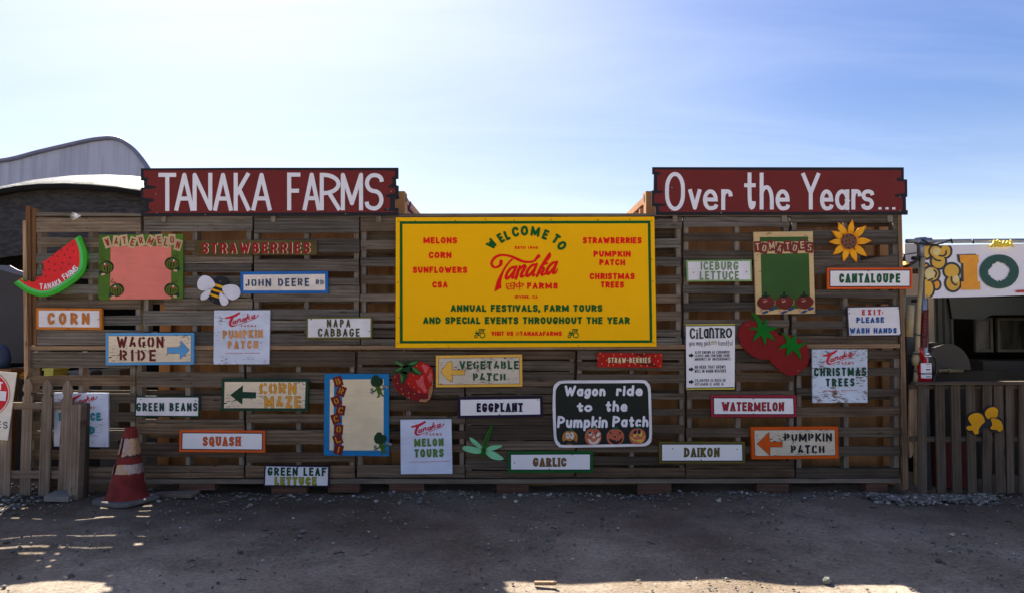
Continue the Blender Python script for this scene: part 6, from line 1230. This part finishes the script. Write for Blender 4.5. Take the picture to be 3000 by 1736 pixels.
for zz_, hh in ((.175, .006), (.155, .004), (.125, .012), (.105, .004), (.09, .005), (.06, .008)):
    vs = []
    for k in range(5):
        a_ = R(-108 + 10 * k); vs += [(ex[0] + (r_ + .004) * math.cos(a_), EY + (r_ + .004) * math.sin(a_), z0 + z) for z in (zz_, zz_ + hh)]
    b.add(vs, [(2 * k, 2 * k + 2, 2 * k + 3, 2 * k + 1) for k in range(4)])
b.build('label_print', m_hole, t)
b = MB(); b.tube([(ex[0] - .02, EY, z1 + .05), (ex[0] - .03, EY - .02, z1 + .10), (ex[0] - .045, EY - .02, z1 + .15)], [.02, .016, .012], 8); b.build('handle', XR_, t)
b = MB(); b.tube([(ex[0] - .01, EY - .02, z1 + .07), (ex[0] + .05, EY - .03, z1 + .065)], .012, 8); b.tube([(ex[0], EY - .045, z1 + .09), (ex[0], EY - .06, z1 + .09)], .018, 12); b.build('valve', plain('chrome', (.7, .7, .7), .2, .5, .9), t)
b = MB(); b.tube([tuple(v) for v in spline([(ex[0] + .05, EY - .03, z1 + .065), (ex[0] + .10, EY - .02, z1 + .03), (ex[0] + .105, EY - .01, z1 - .10), (ex[0] + .085, EY - .01, z0 + .07), (ex[0] + .075, EY - .01, z0 + .0)], False, 5)], .013, 8); b.build('hose', TAPE, t)
b = MB(); b.lathe([(r_ + .003, .085), (r_ + .003, .097)], (ex[0], EY, z0), 20); b.build('strap', TAPE, t)

# right picket fence
FY = 6.72
t = thing('board_fence', P(2840, 1436, FY), 'dark weathered board fence with a flat top rail in front of the food stand', 'fence')
for cx0, w0, cx1, top in ((2701, 25, 2704, 1128), (2753, 27, 2759, 1126), (2799, 26, 2806, 1126), (2843, 25, 2850, 1126), (2893, 27, 2893, 1127), (2925, 26, 2934, 1127), (2958, 22, 2962, 1127), (3000, 27, 3001, 1126), (3050, 27, 3050, 1126), (3098, 27, 3098, 1126), (3146, 27, 3146, 1126), (3194, 27, 3194, 1126)):
    b = MB(); b.slab([(cx0 - w0 / 2, top), (cx0 + w0 / 2, top), (cx1 + w0 / 2, 1442), (cx1 - w0 / 2, 1442)], FY, FY + .018, 0, rp_.uniform(.75, 1.1), axis=1); b.build('board', m_dpick, t)
for cx0 in (2866, 2908, 2942, 2980):
    b = MB(); b.slab(rect(cx0 - 11, 1128, cx0 + 11, 1290), FY + .045, FY + .06, 0, .6, axis=1); b.build('rear_board', m_dpick, t)
b = MB(); b.slab([(2684, 1119), (3240, 1114), (3240, 1124), (2684, 1126)], FY - .03, FY + .06, 0, 1.0); b.build('top_rail', m_dpick, t)
for y0, y1, x0, x1 in ((1128, 1138, 2668, 3240), (1278, 1292, 2668, 3240)):
    b = MB(); b.slab(rect(x0, y0, x1, y1), FY + .019, FY + .044, 0, .8); b.build('cross_rail', m_dpick, t)
b = MB(); b.slab([(2668, 1126), (2682, 1126), (2676, 1330), (2668, 1340), (2664, 1300)], FY + .05, FY + .08, 0, 1.1, axis=1); tag(b.build('leaning_board', m_tan, None, P(2672, 1340, FY + .05)), 'curved brown board leaning between the right wall post and the fence', 'board')
b = MB(); b.box((P(2715, 0, 7.2)[0], 7.1, 0), (P(2790, 0, 7.2)[0], 7.4, P(0, 1295, 7.2)[2])); b.box((P(2712, 0, 7.2)[0], 7.085, P(0, 1310, 7.2)[2]), (P(2793, 0, 7.2)[0], 7.415, P(0, 1290, 7.2)[2])); tag(b.build('storage_bin', plain('dull red plastic', (.10, .012, .012), .5), None, (P(2752, 0, 7.2)[0], 7.2, 0)), 'dull red lidded bin glimpsed between boards of the right fence', 'bin')
CORN = paint('corn yellow paint', rgb(206, 148, 20), .6, .12); 
ol = [(950, 530, 88, 66), (945, 640, 60, 50), (880, 625, 40, 28), (1110, 465, 72, 66), (1165, 595, 72, 76), (1055, 560, 60, 60)]
t = thing('popcorn_cutout', P(*cRF((1040, 690))[0], FY - .02), 'yellow popcorn cutout with black edges fixed to the right fence', 'cutout')
for i, (x, y, rx, ry) in enumerate(ol):
    c_ = cRF((x, y))[0]; b = MB(); b.slab(ell(*c_, rx / 3.645 + 3.5, ry / 3.645 + 3.5), FY - .012 + i * .0003, FY - .002 - i * .0003)
    b.build('backing', BLK, t)
a = Art(FY - .012, 2)
for p in ([(862, 530), (890, 485), (945, 468), (1000, 478), (1030, 520), (1038, 560), (1000, 600), (975, 640), (970, 685), (930, 692), (910, 655), (870, 652), (842, 630), (860, 605), (900, 600)], [(1040, 470), (1075, 420), (1130, 404), (1175, 425), (1182, 470), (1165, 512), (1105, 515), (1070, 530)], [(1105, 528), (1165, 530), (1215, 560), (1235, 630), (1200, 668), (1165, 648), (1098, 636), (1120, 590)]): a.poly(cRF(*spline(p, True, 4)))
a.build('popcorn', CORN, t)
